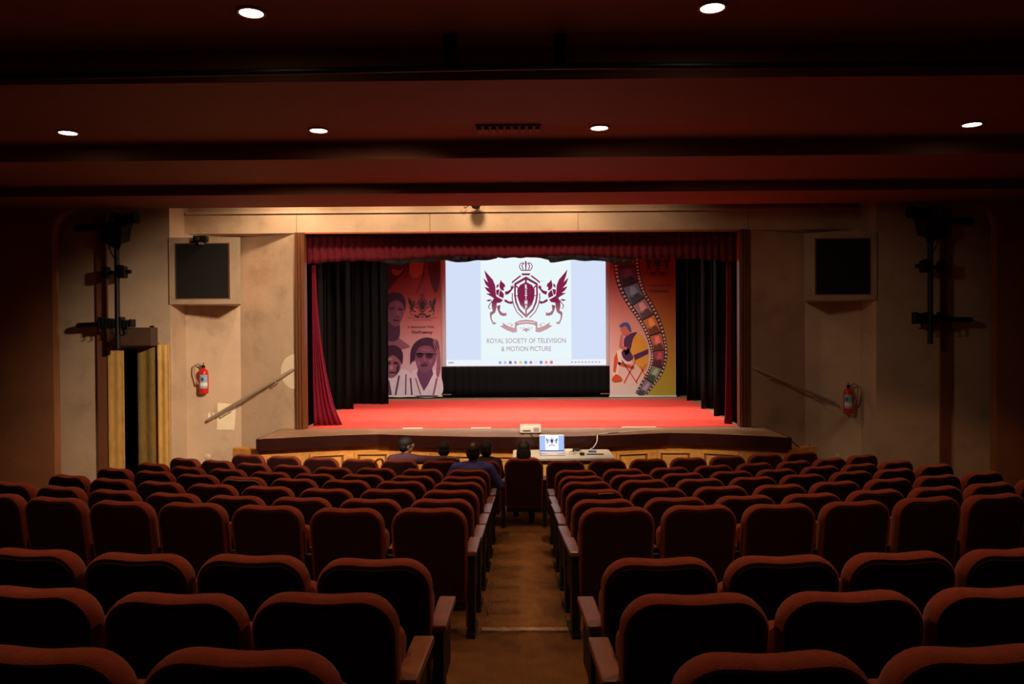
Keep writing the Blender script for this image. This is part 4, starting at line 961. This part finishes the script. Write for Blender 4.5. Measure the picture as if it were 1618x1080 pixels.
    if hair == 'long':
        ellipsoid(hm, (0, -.05, -.05), (.104, .065, .11), H); ellipsoid(hm, (0, -.06, -.13), (.085, .045, .10), H)
        for s in (-1, 1): ellipsoid(hm, (s * .075, -.01, -.05), (.025, .055, .10), H)
    ho = remesh(hm.build('hair', hair_m, t, True), .009, 3)
    if hair == 'bald':
        cr = MB(); ellipsoid(cr, (0, -.062, .100), (.034, .044, .034), H); cr.build('bald_crown', skin, ho, True)
    if hair == 'long':
        cr = MB(); cr.tube([H @ Vector((0, .03, .138)), H @ Vector((.002, -.04, .142)), H @ Vector((0, -.095, .115))], .004, 6); cr.build('parting', skin, ho, True)
    if glasses:
        g = MB()
        for s in (-1, 1):
            g.tube([H @ Vector((s * .03 + .022 * math.cos(a), .10, .018 + .018 * math.sin(a))) for a in [2 * PI * q / 14 for q in range(15)]], .0025, 6, False)
            g.tube([H @ Vector((s * .052, .10, .02)), H @ Vector((s * .088, .05, .022)), H @ Vector((s * .09, -.01, .018))], .0028, 6)
        g.tube([H @ Vector((-.008, .104, .02)), H @ Vector((.008, .104, .02))], .0025, 6)
        g.build('glasses', M_silver, t, True)
    return t
SK = mat('skin_brown', srgb(146, 92, 68), .55, .08, 20); HB = mat('hair_black', srgb(12, 9, 9), .6, .25, 60, .3, 200, stretch=(4, 4, .6))
PT = mat('dark_trousers', srgb(34, 32, 40), .8, .1, 20); S_pur = mat('plum_shirt', srgb(92, 60, 82), .85, .1, 20, .3, 30); S_blu = mat('blue_shirt', srgb(58, 62, 140), .85, .08, 20, .3, 25)
S_pink = mat('pink_top', srgb(190, 110, 110), .85, .1, 20, .3, 30); S_dark = mat('dark_shirt', srgb(40, 34, 40), .85, .1, 20, .3, 30)
def fr(k): a = (.02 + .572 * k) / FR_; return (FR_ * math.sin(a), FD + FR_ * (1 - math.cos(a)), floor_z(0, FD) + .01), a
l, a = fr(-3); person(l, a, 'seated person in a plum shirt and glasses, arm along the next seat', 1.15, S_pur, SK, HB, 'short', -.9, .06, ('lap', 'over'), 1.06, True, PT)
l, a = fr(-2); person(l, a, 'seated person with short black hair, low in the front row', 1.06, S_dark, SK, HB, 'short', .1, .02, ('lap', 'lap'), .95, False, PT)
l, a = fr(-1); person(l, a, 'seated person with dark hair half hidden behind the blue shirt', 1.07, S_dark, SK, HB, 'short', -.3, .08, ('lap', 'lap'), .92, False, PT)
l, a = fr(0); person(l, a, 'seated person with long black parted hair and a pink top, centre seat', 1.07, S_pink, SK, HB, 'long', 0, .0, ('lap', 'lap'), .86, False, PT)
rho = CY - 9.68; aa = -.643 / rho
person((rho * math.sin(aa), CY - rho * math.cos(aa), floor_z(0, 9.68)), aa, 'seated person in a blue shirt with thinning hair, second row aisle seat', 1.18, S_blu, SK, HB, 'bald', .05, .03, ('armrest', 'armrest'), 1.16, False, PT)
# a handbag strap over the seat at the left of the plum shirt
tag(MB().tube(smooth([(-2.02, 10.93, .80), (-2.03, 10.88, .90), (-1.98, 10.86, .955), (-1.93, 10.90, .93), (-1.95, 10.96, .80)], 5), .014, 8).build('bag_strap', mat('brown_leather', srgb(110, 70, 44), .5), smooth=True), 'brown bag strap hooked over a front row seat', 'strap')
